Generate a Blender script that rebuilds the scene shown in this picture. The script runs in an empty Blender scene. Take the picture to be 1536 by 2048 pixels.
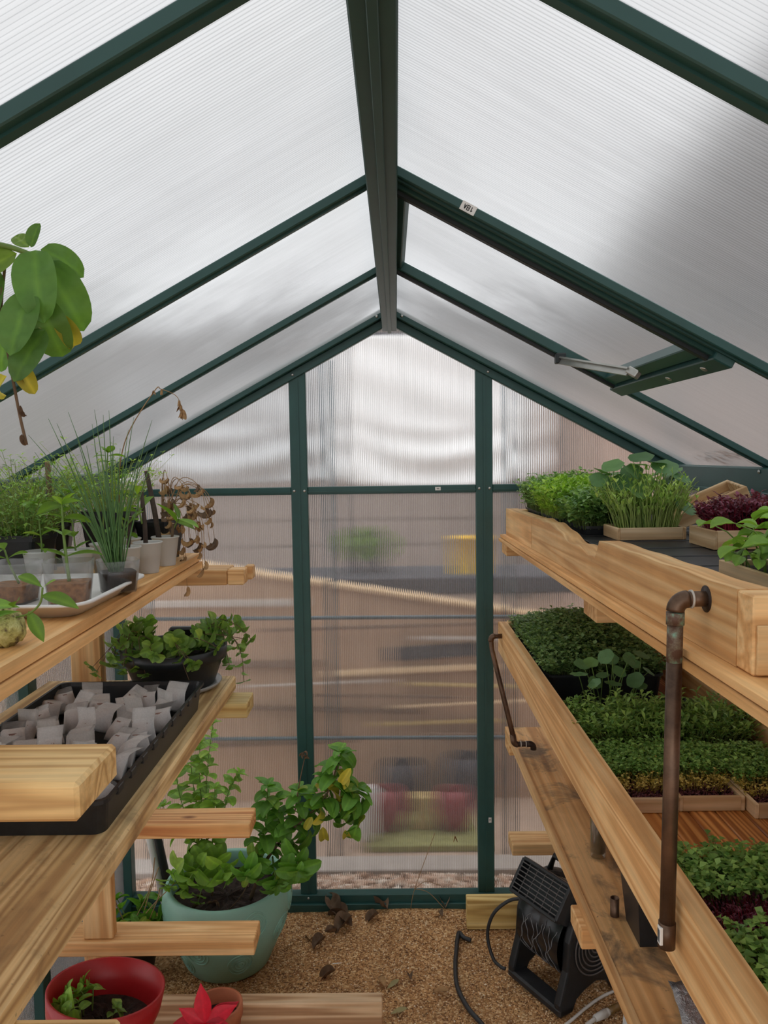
import bpy, math, random
import numpy as np
from mathutils import Vector, Matrix, Euler

sc = bpy.context.scene
COL = sc.collection
random.seed(7)
RNG = np.random.default_rng(11)

# ------------------------------------------------------------------ camera
cam_data = bpy.data.cameras.new('camera')
cam_data.sensor_fit = 'VERTICAL'
cam_data.sensor_height = 36.0
cam_data.lens = 36.0 * 1540.0 / 2048.0
cam_data.clip_start = 0.02
cam_data.clip_end = 200
cam = bpy.data.objects.new('camera', cam_data)
COL.objects.link(cam)
def camera_axes(yaw, pitch, roll):
    f = Vector((math.sin(yaw)*math.cos(pitch), math.cos(yaw)*math.cos(pitch), math.sin(pitch)))
    r = Vector((math.cos(yaw), -math.sin(yaw), 0)); u = r.cross(f)
    r2 = r*math.cos(roll) + u*math.sin(roll); u2 = u*math.cos(roll) - r*math.sin(roll)
    return r2, u2, f
_r, _u, _f = camera_axes(-.00844, -.07351, -.01507)
cam.matrix_world = Matrix(((_r.x, _u.x, -_f.x, -.00535), (_r.y, _u.y, -_f.y, 0), (_r.z, _u.z, -_f.z, 1.54236), (0, 0, 0, 1)))
sc.camera = cam

# ------------------------------------------------------------------ overcast sky
world = bpy.data.worlds.new('overcast_sky'); sc.world = world
world.use_nodes = True
wt = world.node_tree; wt.nodes.clear()
w_out = wt.nodes.new('ShaderNodeOutputWorld'); w_bg = wt.nodes.new('ShaderNodeBackground')
w_tc = wt.nodes.new('ShaderNodeTexCoord'); w_sep = wt.nodes.new('ShaderNodeSeparateXYZ')
w_ramp = wt.nodes.new('ShaderNodeValToRGB')
wt.links.new(w_tc.outputs['Generated'], w_sep.inputs[0]); wt.links.new(w_sep.outputs['Z'], w_ramp.inputs[0])
w_ramp.color_ramp.elements[0].position = 0.0; w_ramp.color_ramp.elements[0].color = (.90, .92, .95, 1)
w_ramp.color_ramp.elements[1].position = 1.0; w_ramp.color_ramp.elements[1].color = (1.0, 1.0, 1.0, 1)
wt.links.new(w_ramp.outputs[0], w_bg.inputs[0]); w_bg.inputs[1].default_value = 1.3
wt.links.new(w_bg.outputs[0], w_out.inputs[0])

sc.view_settings.view_transform = 'Standard'
sc.view_settings.look = 'None'
sc.view_settings.gamma = 1.0
sc.view_settings.use_curve_mapping = False
sc.view_settings.exposure = 0.55
world.cycles.sampling_method = 'NONE'
sc.cycles.max_bounces = 7
sc.cycles.diffuse_bounces = 4
sc.cycles.glossy_bounces = 5
sc.cycles.transmission_bounces = 12
sc.cycles.transparent_max_bounces = 12
sc.cycles.caustics_refractive = True
sc.cycles.caustics_reflective = False
sc.cycles.sample_clamp_indirect = 6.0

# ------------------------------------------------------------------ helpers
def srgb(r, g, b):
    def f(c):
        c /= 255.0
        return c/12.92 if c <= .04045 else ((c+.055)/1.055)**2.4
    return (f(r), f(g), f(b), 1.0)

class NT:
    """small node-tree helper"""
    def __init__(self, name):
        self.m = bpy.data.materials.new(name); self.m.use_nodes = True
        self.t = self.m.node_tree; self.t.nodes.clear()
        self.out = self.t.nodes.new('ShaderNodeOutputMaterial')
    def n(self, typ, **kw):
        nd = self.t.nodes.new('ShaderNode'+typ)
        for k, v in kw.items():
            if k.startswith('i_'):
                key = k[2:]
                key = int(key) if key.isdigit() else key.replace('_', ' ')
                s = nd.inputs[key]
                if hasattr(v, 'is_linked') or isinstance(v, bpy.types.NodeSocket): self.t.links.new(v, s)
                else: s.default_value = v
            else: setattr(nd, k, v)
        return nd
    def link(self, a, b): self.t.links.new(a, b)
    def ramp(self, fac, stops):
        r = self.n('ValToRGB'); self.link(fac, r.inputs[0]); e = r.color_ramp.elements
        while len(e) < len(stops): e.new(.5)
        for el, (p, c) in zip(e, stops): el.position = p; el.color = c
        return r.outputs[0]
    def mix(self, fac, a, b, typ='MIX'):
        m = self.n('Mix', data_type='RGBA', blend_type=typ)
        for s, v in ((m.inputs[0], fac), (m.inputs[6], a), (m.inputs[7], b)):
            if isinstance(v, bpy.types.NodeSocket): self.link(v, s)
            else: s.default_value = v
        return m.outputs[2]
    def coords(self, scale=(1, 1, 1), rnd=True):
        tc = self.n('TexCoord'); mp = self.n('Mapping'); mp.inputs['Scale'].default_value = scale
        self.link(tc.outputs['Object'], mp.inputs['Vector'])
        if rnd:
            oi = self.n('ObjectInfo'); mu = self.n('Math', operation='MULTIPLY'); mu.inputs[1].default_value = 37.0
            self.link(oi.outputs['Random'], mu.inputs[0]); cb = self.n('CombineXYZ')
            for i in range(3): self.link(mu.outputs[0], cb.inputs[i])
            self.link(cb.outputs[0], mp.inputs['Location'])
        return mp.outputs[0]
    def noise(self, vec, scale, detail=3, rough=.55, dist=0):
        n = self.n('TexNoise'); self.link(vec, n.inputs['Vector'])
        n.inputs['Scale'].default_value = scale; n.inputs['Detail'].default_value = detail
        n.inputs['Roughness'].default_value = rough; n.inputs['Distortion'].default_value = dist
        return n.outputs['Fac']
    def principled(self, color, rough=.6, **kw):
        b = self.n('BsdfPrincipled')
        if isinstance(color, bpy.types.NodeSocket): self.link(color, b.inputs['Base Color'])
        else: b.inputs['Base Color'].default_value = color
        if isinstance(rough, bpy.types.NodeSocket): self.link(rough, b.inputs['Roughness'])
        else: b.inputs['Roughness'].default_value = rough
        for k, v in kw.items():
            s = b.inputs[k.replace('_', ' ')]
            if isinstance(v, bpy.types.NodeSocket): self.link(v, s)
            else: s.default_value = v
        return b
    def bump(self, h, strength=.3, dist=.002):
        b = self.n('Bump'); b.inputs['Strength'].default_value = strength; b.inputs['Distance'].default_value = dist
        self.link(h, b.inputs['Height']); return b.outputs[0]
    def done(self, shader):
        self.link(shader.outputs[0] if not isinstance(shader, bpy.types.NodeSocket) else shader, self.out.inputs['Surface'])
        return self.m

M = {}
def wood(name, light, mid, dark, axis, rough=.65, ring=38., stain=None, stain_amt=0.0):
    n = NT(name)
    s = [1, 1, 1]; s['xyz'.index(axis)] = .035
    v = n.coords(s)
    a = n.noise(v, 16, 2, .5, .5)          # slow figure, stretched along the board
    # growth rings: sine of a distorted cross-grain field
    mul = n.n('Math', operation='MULTIPLY'); n.link(a, mul.inputs[0]); mul.inputs[1].default_value = ring
    sn = n.n('Math', operation='SINE'); n.link(mul.outputs[0], sn.inputs[0])
    mr = n.n('MapRange'); n.link(sn.outputs[0], mr.inputs[0]); mr.inputs[1].default_value = -1; mr.inputs[2].default_value = 1
    fine = n.noise(v, 160, 3, .6)
    c = n.ramp(mr.outputs[0], [(0, light), (.55, mid), (1, dark)])
    fr = n.ramp(fine, [(.3, (.80, .80, .80, 1)), (.7, (1.12, 1.1, 1.06, 1))])
    c = n.mix(.75, c, fr, 'MULTIPLY')
    # each board a little different
    oi = n.n('ObjectInfo'); hs = n.n('HueSaturation'); n.link(c, hs.inputs['Color'])
    vr = n.n('MapRange'); n.link(oi.outputs['Random'], vr.inputs[0]); vr.inputs[3].default_value = .86; vr.inputs[4].default_value = 1.1
    n.link(vr.outputs[0], hs.inputs['Value']); c = hs.outputs[0]
    # knots and blotches
    v2 = n.coords((1, 1, 1)); bl = n.noise(v2, 5.5, 4, .6)
    br = n.ramp(bl, [(.35, (.86, .84, .80, 1)), (.62, (1.05, 1.05, 1.05, 1))]); c = n.mix(.8, c, br, 'MULTIPLY')
    v3 = n.coords([1.0 if k != axis else .45 for k in 'xyz'])
    vo = n.n('TexVoronoi'); n.link(v3, vo.inputs['Vector']); vo.inputs['Scale'].default_value = 6.0
    kn = n.ramp(vo.outputs['Distance'], [(.035, (1, 1, 1, 1)), (.075, (0, 0, 0, 1))]); c = n.mix(kn, c, (dark[0]*.45, dark[1]*.4, dark[2]*.35, 1))
    if stain is not None:
        st = n.noise(v2, 7.0, 6, .65, .6); sr = n.ramp(st, [(.50, (0, 0, 0, 1)), (.63, (stain_amt,)*3+(1,))]); c = n.mix(sr, c, stain)
        sp = n.noise(v2, 120.0, 2, .5); spr = n.ramp(sp, [(.70, (0, 0, 0, 1)), (.76, (stain_amt,)*3+(1,))]); c = n.mix(spr, c, stain)
    nb = n.bump(fine, .25, .0015)
    return n.done(n.principled(c, rough, Normal=nb))
_pine = (srgb(238, 198, 142), srgb(228, 180, 122), srgb(212, 160, 102))
for ax in 'xyz':
    M['pine_'+ax] = wood('pine_'+ax, *_pine, ax)
M['redwood_x'] = wood('reddish_pine', srgb(238, 190, 130), srgb(226, 168, 106), srgb(196, 128, 74), 'x', ring=60)
M['plank_y'] = wood('weathered_plank', srgb(226, 196, 144), srgb(212, 178, 124), srgb(180, 142, 94), 'y', ring=70, stain=srgb(96, 74, 52), stain_amt=.4)
M['block_x'] = wood('weathered_block', srgb(232, 198, 140), srgb(222, 184, 124), srgb(196, 154, 98), 'x', ring=55)
M['ply_y'] = wood('plywood', srgb(240, 194, 134), srgb(232, 180, 118), srgb(214, 160, 98), 'y', ring=30)
M['stained_y'] = wood('stained_plywood', srgb(226, 182, 126), srgb(212, 164, 106), srgb(188, 138, 84), 'y', ring=26, stain=srgb(104, 90, 70), stain_amt=.85)
M['deck_y'] = wood('oiled_deck', srgb(220, 156, 88), srgb(202, 132, 68), srgb(158, 94, 44), 'y', ring=90, rough=.45)
M['cedar_x'] = wood('cedar_x', srgb(228, 200, 162), srgb(216, 184, 142), srgb(192, 156, 114), 'x', ring=30)
M['cedar_y'] = wood('cedar_y', srgb(228, 200, 162), srgb(216, 184, 142), srgb(192, 156, 114), 'y', ring=30)
M['greyboard_x'] = wood('grey_pine', srgb(222, 192, 156), srgb(204, 168, 130), srgb(172, 132, 96), 'x', ring=34)
M['green_pine_x'] = wood('treated_pine', srgb(226, 202, 138), srgb(212, 182, 114), srgb(184, 150, 86), 'x', ring=40)

def plain(name, col, rough=.5, var=.12, scale=30., metallic=0., bump=0., **kw):
    n = NT(name); v = n.coords(); f = n.noise(v, scale, 4, .6)
    lo = tuple(c*(1-var) for c in col[:3])+(1,); hi = tuple(min(1, c*(1+var)) for c in col[:3])+(1,)
    c = n.ramp(f, [(.3, lo), (.7, hi)])
    if bump: kw['Normal'] = n.bump(f, bump, .002)
    M[name] = n.done(n.principled(c, rough, Metallic=metallic, **kw)); return M[name]
plain('green_paint', srgb(38, 78, 74), .42, .10, 12.)
plain('dark_gasket', srgb(26, 34, 36), .5)
plain('screw_steel', srgb(190, 190, 185), .3, metallic=.9)
plain('white_label', srgb(232, 232, 228), .5, .03)
plain('ink', srgb(30, 30, 32), .6, .05)
plain('black_plastic', srgb(30, 32, 34), .42, .25, 60.)
plain('dusty_black', srgb(34, 34, 36), .5, .5, 25.)
plain('white_plastic', srgb(222, 222, 220), .4, .05)
plain('white_foam', srgb(228, 226, 222), .55, .04)
plain('aluminium', srgb(178, 178, 172), .35, .1, metallic=.8)
plain('red_plastic', srgb(168, 28, 34), .4, .12, 10.)
plain('clay', srgb(176, 104, 70), .75, .12, 20.)
plain('turquoise_glaze', srgb(138, 184, 168), .5, .10, 9.)
plain('soil', srgb(46, 33, 26), .95, .6, 90., bump=.8)
plain('peat', srgb(164, 112, 70), .95, .45, 120., bump=.8)
plain('peat_purple', srgb(140, 112, 102), .9, .4, 130., bump=.6)
plain('chive', srgb(84, 122, 66), .5, .2, 20.)
plain('dry_stem', srgb(158, 128, 92), .8, .2, 30.)
plain('saucer_clear', srgb(150, 150, 148), .2, .1)
plain('grille_grey', srgb(86, 82, 80), .5, .15)
plain('flame_grey', srgb(120, 120, 122), .5, .1)
plain('amber_plastic', srgb(126, 96, 52), .4, .2)
plain('stem_green', srgb(108, 136, 62), .55, .15)
plain('stem_brown', srgb(104, 82, 60), .8, .25, 50.)
plain('stick_dark', srgb(66, 54, 46), .85, .3, 60.)
plain('dry_leaf', srgb(166, 130, 88), .85, .35, 25.)
plain('dry_leaf_dark', srgb(112, 90, 70), .9, .35, 25.)
plain('olive_leaf', srgb(150, 140, 96), .8, .2, 25.)
plain('rubber_black', srgb(36, 37, 39), .5, .25, 60.)
plain('white_cable', srgb(214, 212, 206), .45, .05)
plain('yellow_plastic', srgb(250, 200, 20), .45, .06)

# ---------------------------------------------------------------- mesh builder
class MB:
    def __init__(self): self.v = []; self.f = []; self.n = 0
    def add(self, verts, faces):
        o = self.n; self.v.extend([tuple(map(float, q)) for q in verts]); self.f.extend([tuple(i+o for i in q) for q in faces]); self.n += len(verts)
        return self
    def box(self, a, b, ch=0.0):
        x0, y0, z0 = [min(a[i], b[i]) for i in range(3)]; x1, y1, z1 = [max(a[i], b[i]) for i in range(3)]
        return self.obox(((x0+x1)/2, (y0+y1)/2, (z0+z1)/2), (1, 0, 0), (0, 1, 0), (0, 0, 1), (x1-x0)/2, (y1-y0)/2, (z1-z0)/2, ch)
    def obox(self, c, ux, uy, uz, hx, hy, hz, ch=0.0):
        c = Vector(c); ux = Vector(ux); uy = Vector(uy); uz = Vector(uz)
        if ch <= 0:
            vs = [c+ux*hx*i+uy*hy*j+uz*hz*k for k in (-1, 1) for j in (-1, 1) for i in (-1, 1)]
            return self.add(vs, [(0, 2, 3, 1), (4, 5, 7, 6), (0, 1, 5, 4), (2, 6, 7, 3), (0, 4, 6, 2), (1, 3, 7, 5)])
        ch = min(ch, hx*.45, hy*.45, hz*.45); vs = []; idx = {}
        for k in (-1, 1):
            for j in (-1, 1):
                for i in (-1, 1):
                    for ax in range(3):
                        h = [hx-ch, hy-ch, hz-ch]; h[ax] = (hx, hy, hz)[ax]
                        idx[(i, j, k, ax)] = len(vs); vs.append(c+ux*h[0]*i+uy*h[1]*j+uz*h[2]*k)
        fs = []
        def key(ax, s, p, q):
            t = [0, 0, 0]; t[ax] = s; o = [m for m in range(3) if m != ax]; t[o[0]] = p; t[o[1]] = q; return tuple(t)
        for ax in range(3):
            for s in (-1, 1):
                q = [idx[key(ax, s, p, r)+(ax,)] for p, r in ((-1, -1), (1, -1), (1, 1), (-1, 1))]
                if (s > 0) == (ax == 1): q.reverse()
                fs.append(tuple(q))
        for ax in range(3):       # edge chamfers parallel to ax
            b, d = [m for m in range(3) if m != ax]
            for s in (-1, 1):
                for t in (-1, 1):
                    def k(e):
                        w = [0, 0, 0]; w[ax] = e; w[b] = s; w[d] = t; return tuple(w)
                    q = [idx[k(-1)+(b,)], idx[k(1)+(b,)], idx[k(1)+(d,)], idx[k(-1)+(d,)]]
                    if (s*t > 0) != (ax == 1): q.reverse()
                    fs.append(tuple(q))
        for k in (-1, 1):
            for j in (-1, 1):
                for i in (-1, 1):
                    q = [idx[(i, j, k, a)] for a in range(3)]
                    if i*j*k < 0: q.reverse()
                    fs.append(tuple(q))
        return self.add(vs, fs)
    def bar(self, a, b, w, h, up=(0, 0, 1), ch=0.0):
        a = Vector(a); b = Vector(b); uy = (b-a).normalized(); ux = uy.cross(Vector(up)).normalized(); uz = ux.cross(uy)
        return self.obox((a+b)/2, ux, uy, uz, w/2, (b-a).length/2, h/2, ch)
    def tube(self, pts, rad, seg=8, caps=True):
        pts = [Vector(q) for q in pts]; n = len(pts)
        rads = [rad]*n if not hasattr(rad, '__len__') else list(rad)
        vs = []; prev = None
        for i, q in enumerate(pts):
            t = (pts[min(i+1, n-1)]-pts[max(i-1, 0)]).normalized()
            if prev is None:
                r = Vector((0, 0, 1)) if abs(t.z) < .9 else Vector((1, 0, 0)); u = t.cross(r).normalized()
            else:
                u = prev-t*prev.dot(t)
                if u.length < 1e-6: u = t.orthogonal()
                u.normalize()
            prev = u; w = t.cross(u)
            for k in range(seg):
                a = 2*math.pi*k/seg; vs.append(q+(u*math.cos(a)+w*math.sin(a))*rads[i])
        fs = [(i*seg+k, i*seg+(k+1) % seg, (i+1)*seg+(k+1) % seg, (i+1)*seg+k) for i in range(n-1) for k in range(seg)]
        if caps: fs += [tuple(range(seg))[::-1], tuple((n-1)*seg+k for k in range(seg))]
        return self.add(vs, fs)
    def lathe(self, prof, seg=32, c=(0, 0, 0), sx=1, sy=1, close=False):
        vs = []; n = len(prof)
        for r, z in prof:
            for k in range(seg):
                a = 2*math.pi*k/seg; vs.append((c[0]+r*sx*math.cos(a), c[1]+r*sy*math.sin(a), c[2]+z))
        m = n if close else n-1
        fs = [(i*seg+k, i*seg+(k+1) % seg, ((i+1) % n)*seg+(k+1) % seg, ((i+1) % n)*seg+k) for i in range(m) for k in range(seg)]
        return self.add(vs, fs)
    def disc(self, r, z, seg=32, c=(0, 0, 0), rough=0.0, sx=1, sy=1, rings=4):
        vs = [(c[0], c[1], c[2]+z)]; fs = []
        for j in range(1, rings+1):
            for k in range(seg):
                a = 2*math.pi*k/seg; q = r*j/rings
                vs.append((c[0]+q*sx*math.cos(a), c[1]+q*sy*math.sin(a), c[2]+z+(random.uniform(-rough, rough) if j < rings else 0)))
        for k in range(seg): fs.append((0, 1+k, 1+(k+1) % seg))
        for j in range(rings-1):
            for k in range(seg): fs.append((1+j*seg+k, 1+(j+1)*seg+k, 1+(j+1)*seg+(k+1) % seg, 1+j*seg+(k+1) % seg))
        return self.add(vs, fs)
    def mesh(self, name, mat, smooth=False):
        me = bpy.data.meshes.new(name); me.from_pydata(self.v, [], self.f)
        for m in (mat if isinstance(mat, (list, tuple)) else [mat]): me.materials.append(m)
        if smooth: me.polygons.foreach_set('use_smooth', [True]*len(me.polygons))
        me.update(); return me
    def build(self, name, mat, parent=None, smooth=False, loc=None):
        me = self.mesh(name, mat, smooth); return put(name, me, parent, loc)

def put(name, me, parent=None, loc=None, rot=None, scale=None):
    o = bpy.data.objects.new(name, me); COL.objects.link(o)
    if parent is not None: o.parent = parent
    if loc is not None: o.location = loc
    if rot is not None: o.rotation_euler = rot
    if scale is not None: o.scale = scale if hasattr(scale, '__len__') else (scale,)*3
    return o
def recentre(o, base):
    """give a mesh built in world coordinates its own origin"""
    b = Vector(base); o.data.transform(Matrix.Translation(-b)); o.location = b; return o
def tag(o, label, cat, group=None, kind=None):
    if label: o['label'] = label
    if cat: o['category'] = cat
    if group: o['group'] = group
    if kind: o['kind'] = kind
    return o
def thing(name, label, cat, loc=(0, 0, 0), rotz=0.0, group=None):
    o = bpy.data.objects.new(name, None); COL.objects.link(o); o.location = loc; o.rotation_euler = (0, 0, rotz)
    o.empty_display_size = .05
    return tag(o, label, cat, group)
def structure(name):
    o = bpy.data.objects.new(name, None); COL.objects.link(o); o['kind'] = 'structure'; return o
def copy_tree(o, parent=None):
    c = o.copy(); COL.objects.link(c); c.parent = parent
    for ch in [k for k in bpy.data.objects if k.parent == o]: copy_tree(ch, c)
    return c
def bez(p0, p1, p2, n=8):
    p0, p1, p2 = Vector(p0), Vector(p1), Vector(p2)
    return [p0*(1-t)**2+p1*2*t*(1-t)+p2*t*t for t in [i/(n-1) for i in range(n)]]
def spline(pts, n=6):
    """Catmull-Rom through pts"""
    P = [Vector(q) for q in pts]; P = [P[0]*2-P[1]]+P+[P[-1]*2-P[-2]]; out = []
    for i in range(1, len(P)-2):
        for k in range(n):
            t = k/n; a, b, c, d = P[i-1:i+3]
            out.append(.5*((2*b)+(c-a)*t+(2*a-5*b+4*c-d)*t*t+(3*b-a-3*c+d)*t**3))
    out.append(P[-2]); return out
# ================================================================= greenhouse shell
WY = 2.549          # inner plane of the back wall
HW = .930           # half width
FY = -.56           # front gable
RZ = 2.013; SL = .54
RAFT = [FY, .05, .66, 1.27, 1.89]

def pc_material(name, trans, rough, tint, ior, axis, rib):
    n = NT(name)
    v = n.coords((1, 1, 1), False); haze = n.noise(v, 3.0, 4, .6)
    # internal webs: a thin denser line every 6 mm, plus cloudy streaks running along the flutes
    sp = n.n('SeparateXYZ'); n.link(v, sp.inputs[0])
    mu = n.n('Math', operation='MULTIPLY'); n.link(sp.outputs['xyz'.index(axis)], mu.inputs[0]); mu.inputs[1].default_value = 1/.006
    fr = n.n('Math', operation='FRACT'); n.link(mu.outputs[0], fr.inputs[0])
    web = n.ramp(fr.outputs[0], [(0, (1-rib,)*3+(1,)), (.16, (1-rib*.5,)*3+(1,)), (.3, (1, 1, 1, 1)), (.85, (1, 1, 1, 1)), (1, (1-rib*.6,)*3+(1,))])
    sc_ = [.6, .6, .6]; sc_['xyz'.index(axis)] = 14.0
    v2 = n.coords(sc_, False); st = n.noise(v2, 5.0, 5, .7); sr = n.ramp(st, [(.3, (.90, .90, .90, 1)), (.7, (1, 1, 1, 1))])
    tint = n.mix(1.0, tint, web, 'MULTIPLY'); tint = n.mix(1.0, tint, sr, 'MULTIPLY')
    gl = n.n('BsdfRefraction'); n.link(tint, gl.inputs['Color']); gl.inputs['IOR'].default_value = ior
    rr = n.n('MapRange'); n.link(haze, rr.inputs[0]); rr.inputs[1].default_value = .3; rr.inputs[2].default_value = .7
    rr.inputs[3].default_value = rough*.7; rr.inputs[4].default_value = rough*1.4; n.link(rr.outputs[0], gl.inputs['Roughness'])
    tl = n.n('BsdfTranslucent'); n.link(tint, tl.inputs['Color'])
    df = n.n('BsdfDiffuse'); df.inputs['Color'].default_value = (.8, .8, .8, 1)
    gs = n.n('BsdfGlossy'); gs.inputs['Roughness'].default_value = .25; gs.inputs['Color'].default_value = (.9, .9, .9, 1)
    m1 = n.n('MixShader'); m1.inputs[0].default_value = trans; n.link(gl.outputs[0], m1.inputs[1]); n.link(tl.outputs[0], m1.inputs[2])
    m2 = n.n('MixShader'); m2.inputs[0].default_value = .07; n.link(m1.outputs[0], m2.inputs[1]); n.link(df.outputs[0], m2.inputs[2])
    m3 = n.n('MixShader'); m3.inputs[0].default_value = .05; n.link(m2.outputs[0], m3.inputs[1]); n.link(gs.outputs[0], m3.inputs[2])
    return n.done(m3)
M['pc_wall'] = pc_material('ribbed_polycarbonate', .06, .16, (.97, .97, .97, 1), 1.2, 'x', .38)
M['pc_side'] = pc_material('ribbed_polycarbonate_side', .10, .2, (.97, .97, .97, 1), 1.2, 'y', .3)
M['pc_roof'] = pc_material('hazy_polycarbonate', .30, .8, (.545, .55, .555, 1), 1.07, 'y', .30)

def pane(parent, org, du, dv, quad, mat, pitch=.006, amp=.00042, th=.005, name='pane'):
    """thin ribbed sheet, ribs along v. quad = polygon as (u0,u1, v_low(u), v_high(u))"""
    u0, u1, lo, hi = quad
    org = Vector(org); du = Vector(du); dv = Vector(dv); nn = du.cross(dv).normalized()
    cnt = int((u1-u0)/pitch)*6; vs = []; fs = []
    for i in range(cnt+1):
        u = u0+(u1-u0)*i/cnt; a = amp*math.cos(2*math.pi*i/6.0)
        for v in (lo(u), hi(u)): vs.append(org+du*u+dv*v+nn*a)
    for i in range(cnt): a = i*2; fs.append((a, a+2, a+3, a+1))
    b = MB(); b.add(vs, fs); o = b.build(name, mat, parent)
    o.data.polygons.foreach_set('use_smooth', [True]*len(o.data.polygons))
    return o

def lathe_screw(parent, p, d, r=.004):
    b = MB(); d = Vector(d).normalized(); u = d.orthogonal().normalized(); w = d.cross(u); p = Vector(p)
    vs = []; seg = 10; prof = [(r, 0), (r, .001), (r*.75, .0022), (r*.3, .0028)]
    for rr, h in prof:
        for k in range(seg):
            a = 2*math.pi*k/seg; vs.append(p+d*h+(u*math.cos(a)+w*math.sin(a))*rr)
    fs = [(i*seg+k, i*seg+(k+1) % seg, (i+1)*seg+(k+1) % seg, (i+1)*seg+k) for i in range(3) for k in range(seg)]
    fs.append(tuple(3*seg+k for k in range(seg)))
    b.add(vs, fs); return b.build('screw', M['screw_steel'], parent, True)

GLYPH = {'1': [(0, 1.4, .5, 2), (.5, 2, .5, 0)], '8': [(0, 0, 1, 0), (1, 0, 1, 2), (1, 2, 0, 2), (0, 2, 0, 0), (0, 1, 1, 1)],
         'A': [(0, 0, .5, 2), (.5, 2, 1, 0), (.2, .8, .8, .8)], '9': [(1, 1, 0, 1), (0, 1, 0, 2), (0, 2, 1, 2), (1, 2, 1, 0), (1, 0, 0, 0)],
         '4': [(0, 2, 0, 1), (0, 1, 1, 1), (1, 2, 1, 0)], '6': [(1, 2, 0, 2), (0, 2, 0, 0), (0, 0, 1, 0), (1, 0, 1, 1), (1, 1, 0, 1)],
         '3': [(0, 2, 1, 2), (1, 2, 1, 0), (1, 0, 0, 0), (0, 1, 1, 1)], '5': [(1, 2, 0, 2), (0, 2, 0, 1), (0, 1, 1, 1), (1, 1, 1, 0), (1, 0, 0, 0)]}
def sticker(parent, c, ux, uy, w, h, text, name='number_sticker'):
    c = Vector(c); ux = Vector(ux).normalized(); uy = Vector(uy).normalized(); n = ux.cross(uy).normalized()
    b = MB(); b.obox(c, ux, uy, n, w/2, h/2, .0004, .0003); o = b.build(name, M['white_label'], parent)
    t = MB(); chh = h*.5; cw = chh*.5; tot = len(text)*cw*1.5-cw*.5
    for i, ch in enumerate(text):
        for x0, y0, x1, y1 in GLYPH[ch]:
            a = c+ux*(-tot/2+i*cw*1.5+x0*cw)+uy*((y0/2-.5)*chh)+n*.0006; d = c+ux*(-tot/2+i*cw*1.5+x1*cw)+uy*((y1/2-.5)*chh)+n*.0006
            t.bar(a, d, h*.09, .0003, n)
    t.build('printed_number', M['ink'], o); return o

gp = M['green_paint']
def rz(x): return RZ-SL*abs(x)          # underside of roof panes

# ---- back wall
wb = structure('wall_back')
SX = (-.305, .305)
def gable_lo(x): return 1.966-SL*abs(x)
for x0, x1 in ((-HW+.02, -.305), (-.305, .305), (.305, HW-.02)):
    pane(wb, (0, WY+.012, 0), (1, 0, 0), (0, 0, 1), (x0, x1, lambda u: .03, lambda u: 1.425), M['pc_wall'])
    pane(wb, (0, WY+.012, 0), (1, 0, 0), (0, 0, 1), (x0, x1, lambda u: 1.425, lambda u: max(1.43, gable_lo(u)+.03)), M['pc_wall'])
for x in SX:
    b = MB(); zt = gable_lo(x)+.02
    b.box((x-.0275, WY-.012, .03), (x+.0275, WY+.01, zt), .002)
    b.build('post', gp, wb)
    g = MB(); g.box((x-.003, WY-.0145, .04), (x+.003, WY-.011, zt-.03)); g.build('post_groove', gp, wb)
for x0, x1 in ((-HW, SX[0]-.0275), (SX[0]+.0275, SX[1]-.0275), (SX[1]+.0275, HW)):
    b = MB(); b.box((x0, WY-.009, 1.4165), (x1, WY+.01, 1.4415), .002); b.box((x0, WY-.012, 1.4235), (x1, WY-.008, 1.4275)); b.build('crossbar', gp, wb)
for x in SX:
    for s in (-1, 1): lathe_screw(wb, (x+s*.017, WY-.012, 1.429), (0, -1, 0), .0045)
b = MB(); b.box((-HW, WY-.02, -.02), (HW, WY+.02, .045), .002); b.build('sill', gp, wb)
b = MB(); b.box((-HW, WY-.032, -.02), (HW, WY-.019, .018), .002); b.build('sill_lip', gp, wb)
for x in SX: lathe_screw(wb, (x, WY-.02, .034), (0, -1, 0), .004)
for s in (-1, 1):
    b = MB(); b.box((s*(HW-.022), WY-.022, 0), (s*(HW+.022), WY+.02, 1.5), .002); b.build('corner_post', gp, wb)
    # two-stepped gable beam
    a, c = Vector((0, 0, 1.966)), Vector((s*(HW+.02), 0, 1.966-SL*(HW+.02)))
    nrm = Vector((s*SL, 0, 1)).normalized()
    b = MB(); off = nrm*.012
    b.bar(Vector((0, WY-.008, 0))+a+off, Vector((0, WY-.008, 0))+c+off, .024, .026, nrm, .002); b.build('gable_beam', gp, wb)
    b = MB(); off = nrm*.042
    b.bar(Vector((0, WY-.02, 0))+a+off, Vector((0, WY-.02, 0))+c+off, .048, .034, nrm, .002); b.build('gable_rafter', gp, wb)
    lathe_screw(wb, (s*.318, WY-.0205, 1.966-SL*.318+.014), (0, -1, 0), .0045)
    lathe_screw(wb, (s*.04, WY-.044, 1.966-SL*.04+.042), (0, -1, 0), .005)
b = MB(); zc = 1.966
b.add([(-.016, WY-.046, zc+.03), (.016, WY-.046, zc+.03), (.012, WY-.046, zc+.005), (.005, WY-.046, zc-.012), (-.005, WY-.046, zc-.012), (-.012, WY-.046, zc+.005),
       (-.016, WY-.028, zc+.03), (.016, WY-.028, zc+.03), (.012, WY-.028, zc+.005), (.005, WY-.028, zc-.012), (-.005, WY-.028, zc-.012), (-.012, WY-.028, zc+.005)],
      [(0, 5, 4, 3, 2, 1), (6, 7, 8, 9, 10, 11)]+[(i, (i+1) % 6, (i+1) % 6+6, i+6) for i in range(6)])
b.build('ridge_end_clip', M['aluminium'], wb)
sticker(wb, (.152, WY-.0122, 1.430), (1, 0, 0), (0, 0, 1), .018, .011, '44')
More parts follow.
